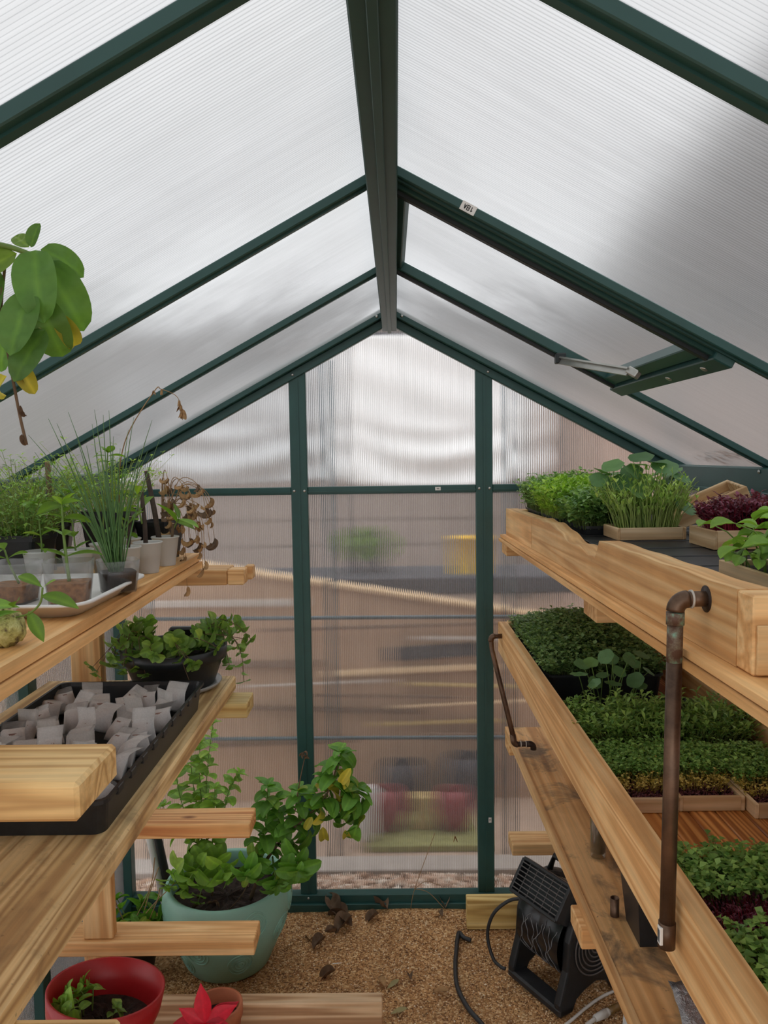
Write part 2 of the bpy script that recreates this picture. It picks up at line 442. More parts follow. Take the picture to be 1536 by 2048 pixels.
sticker(wb, (-.757, WY-.0122, 1.437), (1, 0, 0), (0, 0, 1), .018, .012, '19')
sticker(wb, (.318, WY-.0122, .300), (0, 0, 1), (-1, 0, 0), .018, .010, '43')

# ---- side walls
for side, s in (('left', -1), ('right', 1)):
    w = structure('wall_'+side); xi = s*HW
    ys = RAFT+[WY]
    for y0, y1 in zip(ys[:-1], ys[1:]):
        if s > 0: pane(w, (xi+.006, 0, 0), (0, 1, 0), (0, 0, 1), (y0, y1, lambda u: .03, lambda u: 1.46), M['pc_side'])
        else: pane(w, (xi-.006, 0, 0), (0, -1, 0), (0, 0, 1), (-y1, -y0, lambda u: .03, lambda u: 1.46), M['pc_side'])
    for y in RAFT[1:]:
        b = MB(); b.box((xi-.02, y-.022, 0), (xi+.02, y+.022, 1.46), .002); b.build('post', gp, w)
    b = MB(); b.box((xi-.028, FY, 1.425), (xi+.03, WY, 1.498), .003); b.box((xi-.034, FY, 1.425), (xi+.03, WY, 1.438), .002); b.build('eave_beam', gp, w)
    b = MB(); b.box((xi-.02, FY, -.02), (xi+.02, WY, .045), .002); b.build('sill', gp, w)
    for y in RAFT[1:]: lathe_screw(w, (xi-s*.029, y+.01, 1.488), (-s, 0, 0), .005)

# ---- front gable, open doorway behind the photographer
wf = structure('wall_front')
for x in (-.40, .40):
    b = MB(); b.box((x-.0275, FY-.012, 0), (x+.0275, FY+.012, gable_lo(x)+.03), .002); b.build('post', gp, wf)
for s in (-1, 1):
    b = MB(); b.bar((0, FY, 1.98), (s*(HW+.02), FY, 1.98-SL*(HW+.02)), .05, .05, Vector((s*SL, 0, 1)), .002); b.build('gable_rafter', gp, wf)

# ---- roof
ce = structure('ceiling')
L = math.hypot(1, SL)
for s in (-1, 1):
    du = Vector((0, 1, 0)); dv = Vector((s, 0, -SL))/L
    if s > 0: uu, vv = Vector((0, 1, 0)), dv
    ys = RAFT+[WY]; run = (HW+.03)*L
    for y0, y1 in zip(ys[:-1], ys[1:]):
        vent = (s > 0 and y0 > 1.2 and y0 < 1.8)
        spans = [(.0, run)] if not vent else [(.60, run)]
        for a, c in spans:
            if s > 0: pane(ce, (0, 0, RZ), (0, 1, 0), dv, (y0, y1, lambda u, a=a: a, lambda u, c=c: c), M['pc_roof'])
            else: pane(ce, (0, 0, RZ), (0, -1, 0), dv, (-y1, -y0, lambda u, a=a: a, lambda u, c=c: c), M['pc_roof'])
    nrm = Vector((s*SL, 0, 1)).normalized()
    for y in RAFT[1:]:
        b = MB(); top = Vector((0, y+.0145, RZ)); a = top+dv*.0-nrm*.0075; c = top+dv*run-nrm*.0075
        b.bar(a, c, .029, .015, nrm, .0015); b.build('rafter', gp, ce)
        b = MB(); a = top-nrm*.0165; c = top+dv*run-nrm*.0165
        b.bar(a, c, .009, .003, nrm); b.build('rafter_rib', gp, ce)
# ridge: wide channel with a proud centre strip
b = MB(); b.bar((-.026, FY, 1.957), (0, WY-.02, 1.957), .046, .03, (0, 0, 1), .002); b.build('ridge_beam', gp, ce)
b = MB(); b.bar((-.026, FY, 1.939), (0, WY-.02, 1.939), .011, .008, (0, 0, 1), .001); b.build('ridge_strip', gp, ce)
b = MB(); b.bar((-.026, FY, 2.0), (0, WY-.02, 2.0), .048, .05, (0, 0, 1), .004); b.build('ridge_cap', gp, ce)
dR = Vector((1, 0, -SL))/L; nR = Vector((SL, 0, 1)).normalized()
q = Vector((.02, 1.262, 0)); q = Vector((0, 1.264, RZ))+dR*.135-nR*.008
sticker(ce, Vector((0, 1.2695, RZ))+dR*.148-nR*.0075, -dR, nR*-1, .026, .015, '18A')

# ---- roof vent in the right slope
wv = structure('window_1')
va, vb = .0, .60
pane(wv, (0, 0, RZ), (0, 1, 0), dR, (1.32, 1.84, lambda u: va, lambda u: vb), M['pc_roof'])
def on_roof(y, v, h): return Vector((0, y, RZ))+dR*v-nR*h
for y in (1.315, 1.855):
    b = MB(); b.bar(on_roof(y, .02, .012), on_roof(y, vb+.02, .012), .036, .022, nR, .002); b.build('vent_side_rail', gp, wv)
    b = MB(); b.bar(on_roof(y, .02, .026), on_roof(y, vb+.02, .026), .014, .008, nR, .001); b.build('vent_side_lip', M['dark_gasket'], wv)
b = MB(); b.bar(on_roof(1.30, vb, .010), on_roof(1.87, vb, .010), .030, .024, nR, .002); b.build('vent_bottom_rail', gp, wv)
b = MB(); b.bar(on_roof(1.285, vb+.035, .014), on_roof(1.885, vb+.035, .014), .036, .034, nR, .002); b.build('purlin', gp, wv)
b = MB(); b.bar(on_roof(1.30, .03, .010), on_roof(1.87, .03, .010), .024, .02, nR, .002); b.build('vent_top_rail', gp, wv)
b = MB(); A = on_roof(1.835, .47, .03); Bq = on_roof(1.60, .575, .034)
b.bar(A, Bq, .016, .004, nR); b.bar(A+nR*-.006, Bq+nR*-.006, .004, .016, nR); b.build('stay_arm', M['aluminium'], wv)
b = MB(); b.bar(Bq+Vector((0, .008, .0)), on_roof(1.585, .592, .040), .016, .016, nR, .002); b.build('stay_bracket', M['aluminium'], wv)
b = MB(); b.box(A-Vector((.012, .008, .012)), A+Vector((.012, .012, .012)), .002); b.build('stay_hinge', M['dark_gasket'], wv)
for y in (1.36, 1.53): lathe_screw(wv, on_roof(y, vb+.035, .031), -nR, .007)

# wet leaf litter caught on the outside along the eaves
for s, nm in ((-1, 'left'), (1, 'right')):
    N = 260; P = np.column_stack([s*(HW-.012+RNG.uniform(-.035, .03, N)), RNG.uniform(.3, WY, N)]); a = RNG.uniform(0, 6.28, N); q = RNG.uniform(.006, .02, N)
    clump = np.sin(P[:, 1]*9+s)+np.sin(P[:, 1]*23)+RNG.normal(0, .4, N) > -.2; P, a, q = P[clump], a[clump], q[clump]; N = len(P)
    zz = RZ-SL*np.abs(P[:, 0])+.008
    V = np.stack([np.column_stack([P[:, 0]+np.cos(a+k*1.5708)*q*(1 if k % 2 else .35), P[:, 1]+np.sin(a+k*1.5708)*q*(1 if k % 2 else .35), zz+RNG.uniform(0, .006, N)]) for k in range(4)], 1).reshape(-1, 3)
    EAVE = (V, np.arange(N*4).reshape(N, 4))
    me = bpy.data.meshes.new('leaf_litter'); me.from_pydata([tuple(map(float, r)) for r in EAVE[0]], [], [tuple(map(int, f)) for f in EAVE[1]]); me.materials.append(M['dry_leaf_dark'])
    o = put('leaf_litter', me); o['kind'] = 'stuff'; tag(o, 'dark wet leaf litter lying outside along the %s eave' % nm, 'leaf litter')
# ================================================================= floor and yard
def gravel_mat(name, cols, scale, rough=.9):
    n = NT(name); v = n.coords((1, 1, 1), False)
    vo = n.n('TexVoronoi'); n.link(v, vo.inputs['Vector']); vo.inputs['Scale'].default_value = scale
    sep = n.n('SeparateColor'); n.link(vo.outputs['Color'], sep.inputs[0])
    c = n.ramp(sep.outputs[0], [(0, cols[0]), (.4, cols[1]), (.75, cols[2]), (1, cols[3])])
    big = n.noise(v, 6, 4, .6); bc = n.ramp(big, [(.3, (.72, .70, .66, 1)), (.7, (1.1, 1.08, 1.04, 1))]); c = n.mix(.8, c, bc, 'MULTIPLY')
    ed = n.ramp(vo.outputs['Distance'], [(.2, (1, 1, 1, 1)), (.8, (.2, .2, .2, 1))])
    return n.done(n.principled(c, rough, Normal=n.bump(ed, .7, .003)))
M['granite'] = gravel_mat('decomposed_granite', [srgb(128, 90, 56), srgb(180, 134, 86), srgb(206, 162, 110), srgb(232, 202, 158)], 200)
n = NT('granite_pebble'); oi = n.n('NewGeometry'); c = n.ramp(oi.outputs['Random Per Island'], [(0, srgb(112, 76, 46)), (.35, srgb(186, 136, 86)), (.75, srgb(222, 176, 122)), (1, srgb(252, 234, 204))])
M['pebble'] = n.done(n.principled(c, .75))
b = MB(); nx, ny = 60, 90; vs = []; fs = []
for j in range(ny+1):
    for i in range(nx+1):
        x = -HW+.03+(2*HW-.06)*i/nx; y = FY+.03+(WY-.04-FY)*j/ny
        vs.append((x, y, .006*math.sin(7*x+3*y)*math.cos(5*y-2*x)+random.uniform(-.0012, .0012)-.004))
fs = [(j*(nx+1)+i, j*(nx+1)+i+1, (j+1)*(nx+1)+i+1, (j+1)*(nx+1)+i) for j in range(ny) for i in range(nx)]
b.add(vs, fs); fl = b.build('floor', M['granite'], None, True); fl['kind'] = 'structure'
def floor_z(x, y): return .006*math.sin(7*x+3*y)*math.cos(5*y-2*x)-.004
# loose granite chips: thousands of tiny stones
def chips(N, x0, x1, y0, y1, smin, smax):
    ico = np.array([(0, 0, 1), (.9, 0, .1), (-.3, .85, .1), (-.5, -.8, .15), (.3, .5, -.6), (-.2, -.2, -.7)], float)
    tri = np.array([(0, 1, 2), (0, 2, 3), (0, 3, 1), (1, 4, 2), (2, 5, 3), (3, 5, 1), (1, 5, 4), (4, 5, 2)])
    P = np.column_stack([RNG.uniform(x0, x1, N), RNG.uniform(y0, y1, N)])
    Z = .006*np.sin(7*P[:, 0]+3*P[:, 1])*np.cos(5*P[:, 1]-2*P[:, 0])-.004
    s = RNG.uniform(smin, smax, N)*RNG.uniform(.5, 1, N); a = RNG.uniform(0, 6.28, N); jit = RNG.uniform(.6, 1.35, (N, 6, 3))
    V = ico[None]*jit*s[:, None, None]; V[:, :, 2] *= .6
    ca, sa = np.cos(a)[:, None], np.sin(a)[:, None]
    X = V[:, :, 0]*ca-V[:, :, 1]*sa+P[:, 0:1]; Y = V[:, :, 0]*sa+V[:, :, 1]*ca+P[:, 1:2]; ZZ = V[:, :, 2]+Z[:, None]+s[:, None]*.2
    V = np.stack([X, Y, ZZ], 2).reshape(-1, 3); F = (tri[None]+(np.arange(N)*6)[:, None, None]).reshape(-1, 3)
    return V, F
def np_mesh(name, V, F, mat, parent=None, smooth=False, attr=None):
    me = bpy.data.meshes.new(name); F = np.asarray(F)
    me.vertices.add(len(V)); me.vertices.foreach_set('co', np.asarray(V, np.float32).ravel())
    k = F.shape[1]; me.loops.add(F.size); me.polygons.add(len(F))
    me.loops.foreach_set('vertex_index', F.astype(np.int32).ravel()); me.polygons.foreach_set('loop_start', np.arange(0, F.size, k, dtype=np.int32))
    me.materials.append(mat); me.update(calc_edges=True)
    if smooth: me.polygons.foreach_set('use_smooth', [True]*len(F))
    if attr is not None:
        at = me.attributes.new('tone', 'FLOAT', 'POINT'); at.data.foreach_set('value', np.asarray(attr, np.float32))
    return put(name, me, parent)
V, F = chips(24000, -.62, .70, 1.80, 2.50, .0022, .0055)
gs = np_mesh('granite_chips', V, F, M['pebble']); tag(gs, 'loose tan granite chips covering the greenhouse floor', 'gravel', kind='stuff')
# ================================================================= the yard outside
plain('yard_dirt', srgb(186, 162, 144), .95, .25, 3.)
plain('house_siding', srgb(150, 140, 134), .8, .12, 4.)
plain('house_trim', srgb(150, 140, 130), .8, .1)
plain('roof_shingle', srgb(84, 84, 88), .9, .2, 8.)
plain('salmon_wall', srgb(190, 164, 150), .85, .1, 3.)
plain('tarp_white', srgb(250, 250, 250), .5, .03, 6.)
plain('tarp_grey', srgb(196, 198, 200), .5, .05, 6.)
plain('galvanised', srgb(78, 94, 102), .4, .1, 20., metallic=.6)
plain('pale_edging', srgb(186, 176, 168), .8, .1, 8.)
plain('lawn', srgb(150, 150, 96), .95, .3, 30., bump=.6)
plain('maroon_glaze', srgb(144, 66, 72), .5, .15)
plain('brown_ply', srgb(176, 146, 122), .85, .15, 4.)
plain('plank_pale', srgb(226, 196, 158), .7, .08)
plain('brown_dark', srgb(120, 96, 80), .85, .2, 5.)
plain('dark_bench', srgb(58, 58, 66), .7, .15)
plain('straw', srgb(190, 164, 112), .9, .3, 40.)
plain('yard_leaf', srgb(104, 134, 52), .7, .25, 8.)
plain('tree_leaf', srgb(86, 110, 58), .7, .3, 8.)
b = MB(); b.add([(-14, -8, -.02), (14, -8, -.02), (14, 16, -.02), (-14, 16, -.02)], [(0, 1, 2, 3)]); g = b.build('ground', M['yard_dirt']); g['kind'] = 'structure'
# bark mulch strip right behind the wall
n = NT('mulch_chip'); oi = n.n('NewGeometry'); c = n.ramp(oi.outputs['Random Per Island'], [(0, srgb(130, 96, 76)), (.25, srgb(206, 168, 142)), (.7, srgb(236, 208, 186)), (1, srgb(252, 240, 226))])
M['mulch'] = n.done(n.principled(c, .85))
V, F = chips(3200, -1.3, 1.3, 2.60, 2.77, .012, .03)
o = np_mesh('bark_mulch', V, F, M['mulch']); tag(o, 'pale bark mulch strip seen through the foot of the back wall', 'mulch', kind='stuff')
b = MB(); b.box((-1.6, 2.80, -.02), (1.6, 2.93, .008), .004); o = b.build('edging_strip', M['pale_edging']); recentre(o, (0, 2.86, 0)); tag(o, 'pale concrete edging strip beyond the bark mulch outside', 'edging')
b = MB(); b.box((-.12, 3.02, -.02), (.36, 3.56, .006), .003); o = b.build('lawn_patch', M['lawn']); recentre(o, (.3, 3.2, 0)); tag(o, 'dull green lawn patch behind the back wall glazing', 'grass', kind='stuff')
def vase(x, y, r, h, mat, name, label, cat, base=.006):
    b = MB(); b.lathe([(r*.55, 0), (r*.85, h*.2), (r, h*.5), (r*.9, h*.8), (r*.7, h), (r*.6, h), (r*.75, h*.8), (r*.6, h*.7)], 24); b.disc(r*.62, h*.72, 24); b.disc(r*.55, 0, 24)
    o = b.build(name, mat, None, True, (x, y, base)); return tag(o, label, cat)
vase(-.045, 3.2, .085, .17, M['maroon_glaze'], 'round_planter', 'round maroon planter on the lawn outside, left of the pair', 'planter')
vase(.243, 3.2, .08, .165, M['maroon_glaze'], 'round_planter', 'round maroon planter on the lawn outside, right of the pair', 'planter')
b = MB(); b.lathe([(.03, 0), (.05, .03), (.045, .12), (.06, .2), (.03, .22)], 14, (0, 0, 0), 1, .7); b.disc(.03, .22, 14); o = b.build('white_bag', M['white_plastic'], None, True, (-.125, 3.08, .006)); tag(o, 'blurred white bag left of the maroon planters outside', 'bag')
b = MB(); b.box((.07, 3.18, .006), (.15, 3.26, .14), .004); o = b.build('beige_box', M['straw']); recentre(o, (.11, 3.22, .006)); tag(o, 'small beige box between the two maroon planters', 'box')
vase(.03, 3.44, .10, .2, M['dark_bench'], 'dark_planter', 'dark round planter behind the white bag outside', 'planter')
vase(.32, 3.46, .11, .22, M['dark_bench'], 'dark_planter', 'wide dark planter behind the right maroon planter outside', 'planter')
b = MB(); b.box((-.3, 3.85, -.02), (.7, 4.15, .05), .01); o = b.build('straw_bed', M['straw']); recentre(o, (.2, 4.0, 0)); tag(o, 'bed of yellow straw behind the dark planters outside', 'straw', kind='stuff')
# galvanised pipe frame
pf = thing('pipe_frame', 'galvanised pipe frame standing just outside the back wall', 'frame', (0, 3.0, 0))
for i, x in enumerate((-.95, -.24, .445, 1.1)):
    b = MB(); b.tube([(x, 0, -.02), (x, 0, 1.9)], .011, 10); b.build('upright', M['galvanised'], pf, True)
for z in (.45, .92, 1.40):
    b = MB(); b.tube([(-.97, -.02, z+.01), (1.12, -.02, z-.004)], .0075, 8); b.build('rail', M['galvanised'], pf, True)
# leaning brown sheet with a pale top edge
ls = thing('leaning_board', 'big brown board with pale sloping top edge leaning outside', 'board', (0, 3.6, 0))
b = MB(); b.add([(-1.3, 0, -.02), (.75, 0, -.02), (.75, 0, .795), (-1.3, 0, 1.13), (-1.3, .03, -.02), (.75, .03, -.02), (.75, .03, .795), (-1.3, .03, 1.13)],
                [(0, 1, 2, 3), (7, 6, 5, 4), (0, 4, 5, 1), (1, 5, 6, 2), (2, 6, 7, 3), (3, 7, 4, 0)]); b.build('panel', M['brown_ply'], ls)
b = MB(); b.bar((-1.3, -.004, 1.14), (.75, -.004, .805), .05, .022, (0, 0, 1), .003); b.build('top_edge', M['plank_pale'], ls)
rk = random.Random(6)
for k, (x0, x1, z0, z1, mt) in enumerate(((-.02, .40, .63, .69, 'dark_bench'), (-.30, .45, .565, .59, 'plank_pale'), (-1.1, -.35, .60, .63, 'brown_dark'), (.05, .6, .50, .515, 'straw'), (-.9, .1, .40, .42, 'brown_dark'), (-.1, .5, .335, .35, 'straw'), (-1.2, -.4, .88, .91, 'pale_edging'), (-.6, .6, .775, .79, 'brown_dark'), (.1, .7, .715, .73, 'pale_edging'), (-1.2, -.2, .25, .28, 'brown_dark'), (-.4, .3, .465, .475, 'brown_dark'), (.0, .65, .43, .437, 'plank_pale'), (-.7, .0, .53, .536, 'pale_edging'), (.15, .7, .27, .30, 'brown_dark'))):
    b = MB(); dz = rk.uniform(-.02, .02); b.bar((x0, -.015-.004*k, (z0+z1)/2-dz), (x1, -.015-.004*k, (z0+z1)/2+dz), .02, z1-z0, (0, 0, 1), .003); b.build('batten', M[mt], ls)
# bench with bucket and shrub
bn = thing('potting_bench', 'dark potting bench outside behind the leaning board', 'bench', (0, 3.9, 0))
b = MB(); b.box((-1.3, -.2, .90), (1.3, .25, .98), .006); b.build('bench_top', M['dark_bench'], bn)
for x in (-1.2, 1.2):
    b = MB(); b.box((x-.03, -.1, -.02), (x+.03, .1, .90), .004); b.build('leg', M['dark_bench'], bn)
bk = thing('bucket', 'bright yellow bucket standing on the dark bench outside', 'bucket', (.366, 3.85, .98))
b = MB(); b.lathe([(.056, 0), (.066, .165), (.070, .165), (.070, .173), (.062, .173), (.054, .01)], 28); b.disc(.052, 0, 28); b.build('body', M['yellow_plastic'], bk, True)
def leaf_cloud(N, c, r, size, mat, name, parent=None, flat=1.0):
    P = RNG.normal(size=(N, 3)); P /= np.linalg.norm(P, axis=1)[:, None]; P *= RNG.uniform(.25, 1, (N, 1))**.5*np.array(r)
    P += np.array(c); a = RNG.normal(size=(N, 3)); a /= np.linalg.norm(a, axis=1)[:, None]; bb = np.cross(a, RNG.normal(size=(N, 3))); bb /= np.linalg.norm(bb, axis=1)[:, None]
    s = RNG.uniform(.6, 1.2, (N, 1))*size; V = np.stack([P-a*s, P+bb*s*.45, P+a*s, P-bb*s*.45], 1).reshape(-1, 3); F = np.arange(N*4).reshape(N, 4)
    return np_mesh(name, V, F, mat, parent)
sh = thing('yard_shrub', 'light green shrub in a pot on the dark bench outside', 'shrub', (-.125, 3.95, .98))
b = MB(); b.lathe([(.05, 0), (.07, .08), (.06, .08)], 16); b.disc(.062, .07, 16); b.build('pot', M['dark_bench'], sh, True)
o = leaf_cloud(500, (0, 0, .13), (.13, .1, .085), .03, M['yard_leaf'], 'foliage', sh)
o['kind'] = 'stuff'
# white tarps stretched on the far side of the yard
def tarp(name, x0, x1, y, z0, z1, mat, label, lean=0.0, seed=1):
    r = random.Random(seed); nx, nz = 70, 40; vs = []; b = MB()
    for j in range(nz+1):
        t = j/nz
        for i in range(nx+1):
            s = i/nx; sag = .06*math.sin(math.pi*s)*(1-t)
            fold = .035*math.sin(34*t**1.3+5*math.sin(3*s)+seed)*max(0, 1-t*2.2)+.006*math.sin(21*t+9*s)
            vs.append((x0+(x1-x0)*s+lean*t, y+fold, z0+(z1-z0)*t-sag*.6))
    fs = [(j*(nx+1)+i, j*(nx+1)+i+1, (j+1)*(nx+1)+i+1, (j+1)*(nx+1)+i) for j in range(nz) for i in range(nx)]
    b.add(vs, fs); o = b.build(name, mat, None, True)
    md = o.modifiers.new('thick', 'SOLIDIFY'); md.thickness = .004
    recentre(o, ((x0+x1)/2, y, z0)); return tag(o, label, 'tarp')
tarp('white_tarp', -.32, .80, 4.64, 1.40, 2.20, M['tarp_white'], 'bright white tarp with folded lower hem hung outside the back wall', .03, 2)
tarp('grey_tarp', -1.75, -.33, 4.65, 1.42, 2.20, M['tarp_grey'], 'greyer white tarp hung left of the bright one outside', 0, 4)
tf = thing('tarp_frame', 'dark pole frame the white tarps hang from', 'frame', (0, 4.66, 0))
for x in (-1.75, -.33, .82):
    b = MB(); b.tube([(x, 0, -.02), (x, 0, 2.25)], .02, 8); b.build('pole', M['dark_bench'], tf, True)
b = MB(); b.tube([(-1.8, 0, 2.2), (.86, 0, 2.2)], .02, 8); b.build('top_pole', M['dark_bench'], tf, True)
# houses
hb = thing('far_house', 'grey brown sided house across the yard', 'house', (0, 9.5, 0))
b = MB(); b.box((-7, 0, -.02), (4.6, 3, 3.3)); b.build('wall', M['house_siding'], hb)
for k in range(11):
    b = MB(); b.box((-7, -.03, .28*k+.02), (4.6, .0, .28*k+.285)); b.build('siding_board', M['house_siding'], hb)
b = MB(); b.add([(-7.3, -.4, 3.25), (4.9, -.4, 3.25), (4.9, 1.5, 4.1), (-7.3, 1.5, 4.1), (4.9, 3.4, 3.25), (-7.3, 3.4, 3.25)], [(0, 1, 2, 3), (3, 2, 4, 5), (0, 3, 5), (1, 4, 2), (0, 5, 4, 1)]); b.build('roof', M['roof_shingle'], hb)
hr = thing('neighbour_house', 'tall salmon house with steep grey gable roof to the right', 'house', (0, 0, 0))
b = MB(); b.box((1.75, 5.6, -.02), (7.5, 8.9, 2.9)); b.build('wall', M['salmon_wall'], hr)
b = MB(); b.add([(1.5, 5.4, 2.6), (4.6, 5.4, 6.6), (7.7, 5.4, 2.6), (1.5, 9.1, 2.6), (4.6, 9.1, 6.6), (7.7, 9.1, 2.6)], [(0, 2, 1), (3, 4, 5), (0, 1, 4, 3), (1, 2, 5, 4), (0, 3, 5, 2)]); b.build('roof', M['roof_shingle'], hr)
hs = thing('side_house', 'salmon coloured house wall beyond the right greenhouse wall', 'house', (3.4, 1.0, 0))
b = MB(); b.box((0, -3.5, -.02), (3, 3.4, 2.75)); b.build('wall', M['salmon_wall'], hs)
b = MB(); b.add([(-.3, -3.7, 2.7), (-.3, 3.6, 2.7), (1.5, 3.6, 3.5), (1.5, -3.7, 3.5), (3.3, -3.7, 2.7), (3.3, 3.6, 2.7)], [(0, 3, 2, 1), (3, 4, 5, 2), (0, 4, 3), (1, 2, 5), (0, 1, 5, 4)]); b.build('roof', M['roof_shingle'], hs)
for k, (x, y, h, lab) in enumerate(((-4.2, 3.2, 3.6, 'leafy tree seen through the left roof panes'), (-5.5, 6.8, 4.6, 'tall leafy tree further back on the left of the yard'))):
    t = thing('yard_tree', lab, 'tree', (x, y, 0))
    b = MB(); b.tube([(0, 0, -.05), (.05, 0, h*.4), (0, .05, h*.75)], [.12, .09, .04], 8); b.build('trunk', M['stem_brown'], t, True)
    o = leaf_cloud(2500, (0, 0, h*.72), (1.3, 1.3, h*.33), .12, M['tree_leaf'], 'crown', t); o['kind'] = 'stuff'
# ================================================================= timber shelving
def board(parent, a, b_, mat, name='board', ch=.0025):
    b = MB(); b.box(a, b_, ch); return b.build(name, mat, parent)
# ---- left far frame
fl_ = thing('shelf_frame', 'pine shelf frame with four stub arms on the left, beside the turquoise pot', 'shelf frame', (-.75, 1.9, 0))
def lboard(f, a, b_, mat, name, ch=.0025):
    o = board(None, a, b_, mat, name, ch); o.parent = f; o.data.transform(Matrix.Translation(-Vector(f.location))); return o
Y0, Y1 = 1.85, 1.94
lboard(fl_, (-.90, Y0, 1.233), (-.405, Y1, 1.271), M['pine_x'], 'arm')
lboard(fl_, (-.404, Y0, 1.233), (-.364, Y0+.052, 1.2705), M['pine_x'], 'notched_end')
lboard(fl_, (-.372, Y0+.0525, 1.238), (-.352, Y1, 1.272), M['pine_x'], 'notched_end')
lboard(fl_, (-.90, Y0, .902), (-.365, Y1, .940), M['green_pine_x'], 'arm')
lboard(fl_, (-.90, Y0, .596), (-.367, Y1, .634), M['redwood_x'], 'arm')
lboard(fl_, (-.90, Y0, .290), (-.364, Y1, .328), M['pine_x'], 'arm')
for (z0, z1), x0 in zip(((.0, .289), (.329, .595), (.635, .901), (.979, 1.232)), (-.80, -.80, -.80, -.80)):
    lboard(fl_, (x0, Y0+.012, z0), (x0+.076, Y0+.042, z1), M['pine_z'], 'post')
lboard(fl_, (-.90, 1.86, .0), (-.044, 1.90, .155), M['greyboard_x'], 'floor_beam')
# ---- left near frame
fn = thing('shelf_frame', 'pine shelf frame nearest the camera on the left, one thick arm showing', 'shelf frame', (-.75, .72, 0))
lboard(fn, (-.90, .70, 1.201), (-.303, .805, 1.239), M['block_x'], 'arm', .004)
lboard(fn, (-.80, .71, 1.2395), (-.72, .79, 1.2750), M['pine_x'], 'spacer')
lboard(fn, (-.90, .70, .902), (-.305, .79, .940), M['block_x'], 'arm', .004)
lboard(fn, (-.90, .70, .290), (-.365, .79, .328), M['pine_x'], 'arm')
for z0, z1 in ((0, .289), (.329, .901), (.979, 1.2005)): lboard(fn, (-.80, .71, z0), (-.724, .748, z1), M['pine_z'], 'post')
# ---- left upper plywood shelf (two sheets)
def sheet(name, label, pts, t, mat, parent=None):
    """flat sheet from 4 top corners"""
    b = MB(); P = [Vector(q) for q in pts]; dn = Vector((0, 0, -t)); b.add(P+[q+dn for q in P], [(0, 1, 2, 3), (7, 6, 5, 4), (0, 4, 5, 1), (1, 5, 6, 2), (2, 6, 7, 3), (3, 7, 4, 0)])
    return b.build(name, mat, parent)
us = thing('plywood_shelf', 'upper left plywood shelf of two stacked sheets holding potted herbs', 'shelf', (0, 0, 0))
sheet('plywood_sheet', None, [(-.895, .10, 1.310), (-.430, .10, 1.310), (-.472, 1.875, 1.310), (-.895, 1.875, 1.310)], .0165, M['ply_y'], us)
sheet('plywood_sheet', None, [(-.895, .10, 1.2905), (-.424, .10, 1.2905), (-.467, 1.868, 1.2905), (-.895, 1.868, 1.2905)], .015, M['ply_y'], us)
# ---- left lower plank shelf
ps = thing('plank_shelf', 'lower left shelf of thick weathered planks under the tray of bags', 'shelf', (0, 0, 0))
b = MB(); b.box((-.665, .25, .9405), (-.414, 1.965, .977), .004); b.build('plank', M['plank_y'], ps)
b = MB(); b.box((-.893, .25, .9405), (-.668, 1.94, .976), .004); b.build('plank', M['plank_y'], ps)
# ---- right frames
def right_frame(Ya, label, ends, floor_beam):
    f = thing('shelf_frame', label, 'shelf frame', (.78, Ya+.045, 0))
    zt = (.295, .624, .904, 1.262)
    for z, x in zip(zt, ends):
        if x is not None: lboard(f, (x, Ya, z-.038), (.90, Ya+.09, z), M['pine_x'], 'arm')
    zs = [(0, .257), (.295, .586), (.647, .866), (.904, 1.224)]
    for z0, z1 in zs: lboard(f, (.775, Ya+.012, z0+.0005), (.85, Ya+.05, z1-.0005), M['pine_z'], 'post')
    if floor_beam: lboard(f, (floor_beam, Ya+.018, .0), (.774, Ya+.056, .1), M['green_pine_x'], 'floor_beam')
    return f
right_frame(2.38, 'right shelf frame against the back wall, floor beam behind the black fan', (.369, .360, .372, .352), .224)
right_frame(1.42, 'middle right shelf frame, one pale arm end showing above the fan', (.50, .350, .41, .374), None)
right_frame(.45, 'right shelf frame nearest the camera under the trays', (.50, .40, .41, .40), None)
# ---- right upper shelf: two plywood sheets, slightly tilted
rs = thing('plywood_shelf', 'upper right plywood shelf under the long wooden planter box', 'shelf', (0, 0, 0))
sheet('plywood_sheet', None, [(.340, .30, 1.316), (.895, .30, 1.316), (.895, 2.465, 1.284), (.346, 2.465, 1.284)], .009, M['ply_y'], rs)
sheet('plywood_sheet', None, [(.334, .30, 1.3050), (.895, .30, 1.3050), (.895, 2.46, 1.2730), (.340, 2.46, 1.2730)], .009, M['ply_y'], rs)
def r1(y): return 1.3165-(y-.30)*(.032/2.165)
# ---- planter box on it
pb = thing('planter_box', 'long shallow pine planter box with a wavy front edge on the upper right shelf', 'planter box', (0, 0, 0))
def profile_board(name, x0, x1, pts, mat, parent):
    """extruded side profile: pts = [(y, z_bottom, z_top)]"""
    b = MB(); n = len(pts); vs = []
    for x in (x0, x1):
        for y, zb, zt in pts: vs += [(x, y, zb), (x, y, zt)]
    fs = []
    for i in range(n-1):
        a = 2*i; m = 2*n
        fs += [(a, a+1, a+3, a+2), (m+a, m+a+2, m+a+3, m+a+1), (a+1, m+a+1, m+a+3, a+3), (a, a+2, m+a+2, m+a)]
    fs += [(0, 2*n, 2*n+1, 1), (2*n-2, 2*n-1, 4*n-1, 4*n-2)]
    b.add(vs, fs); return b.build(name, mat, parent)
BH = .084
prof = []
for i in range(40):
    y = .82+(1.365-.82)*i/39; prof.append((y, r1(y), r1(y)+BH+.0008*math.sin(40*y)))
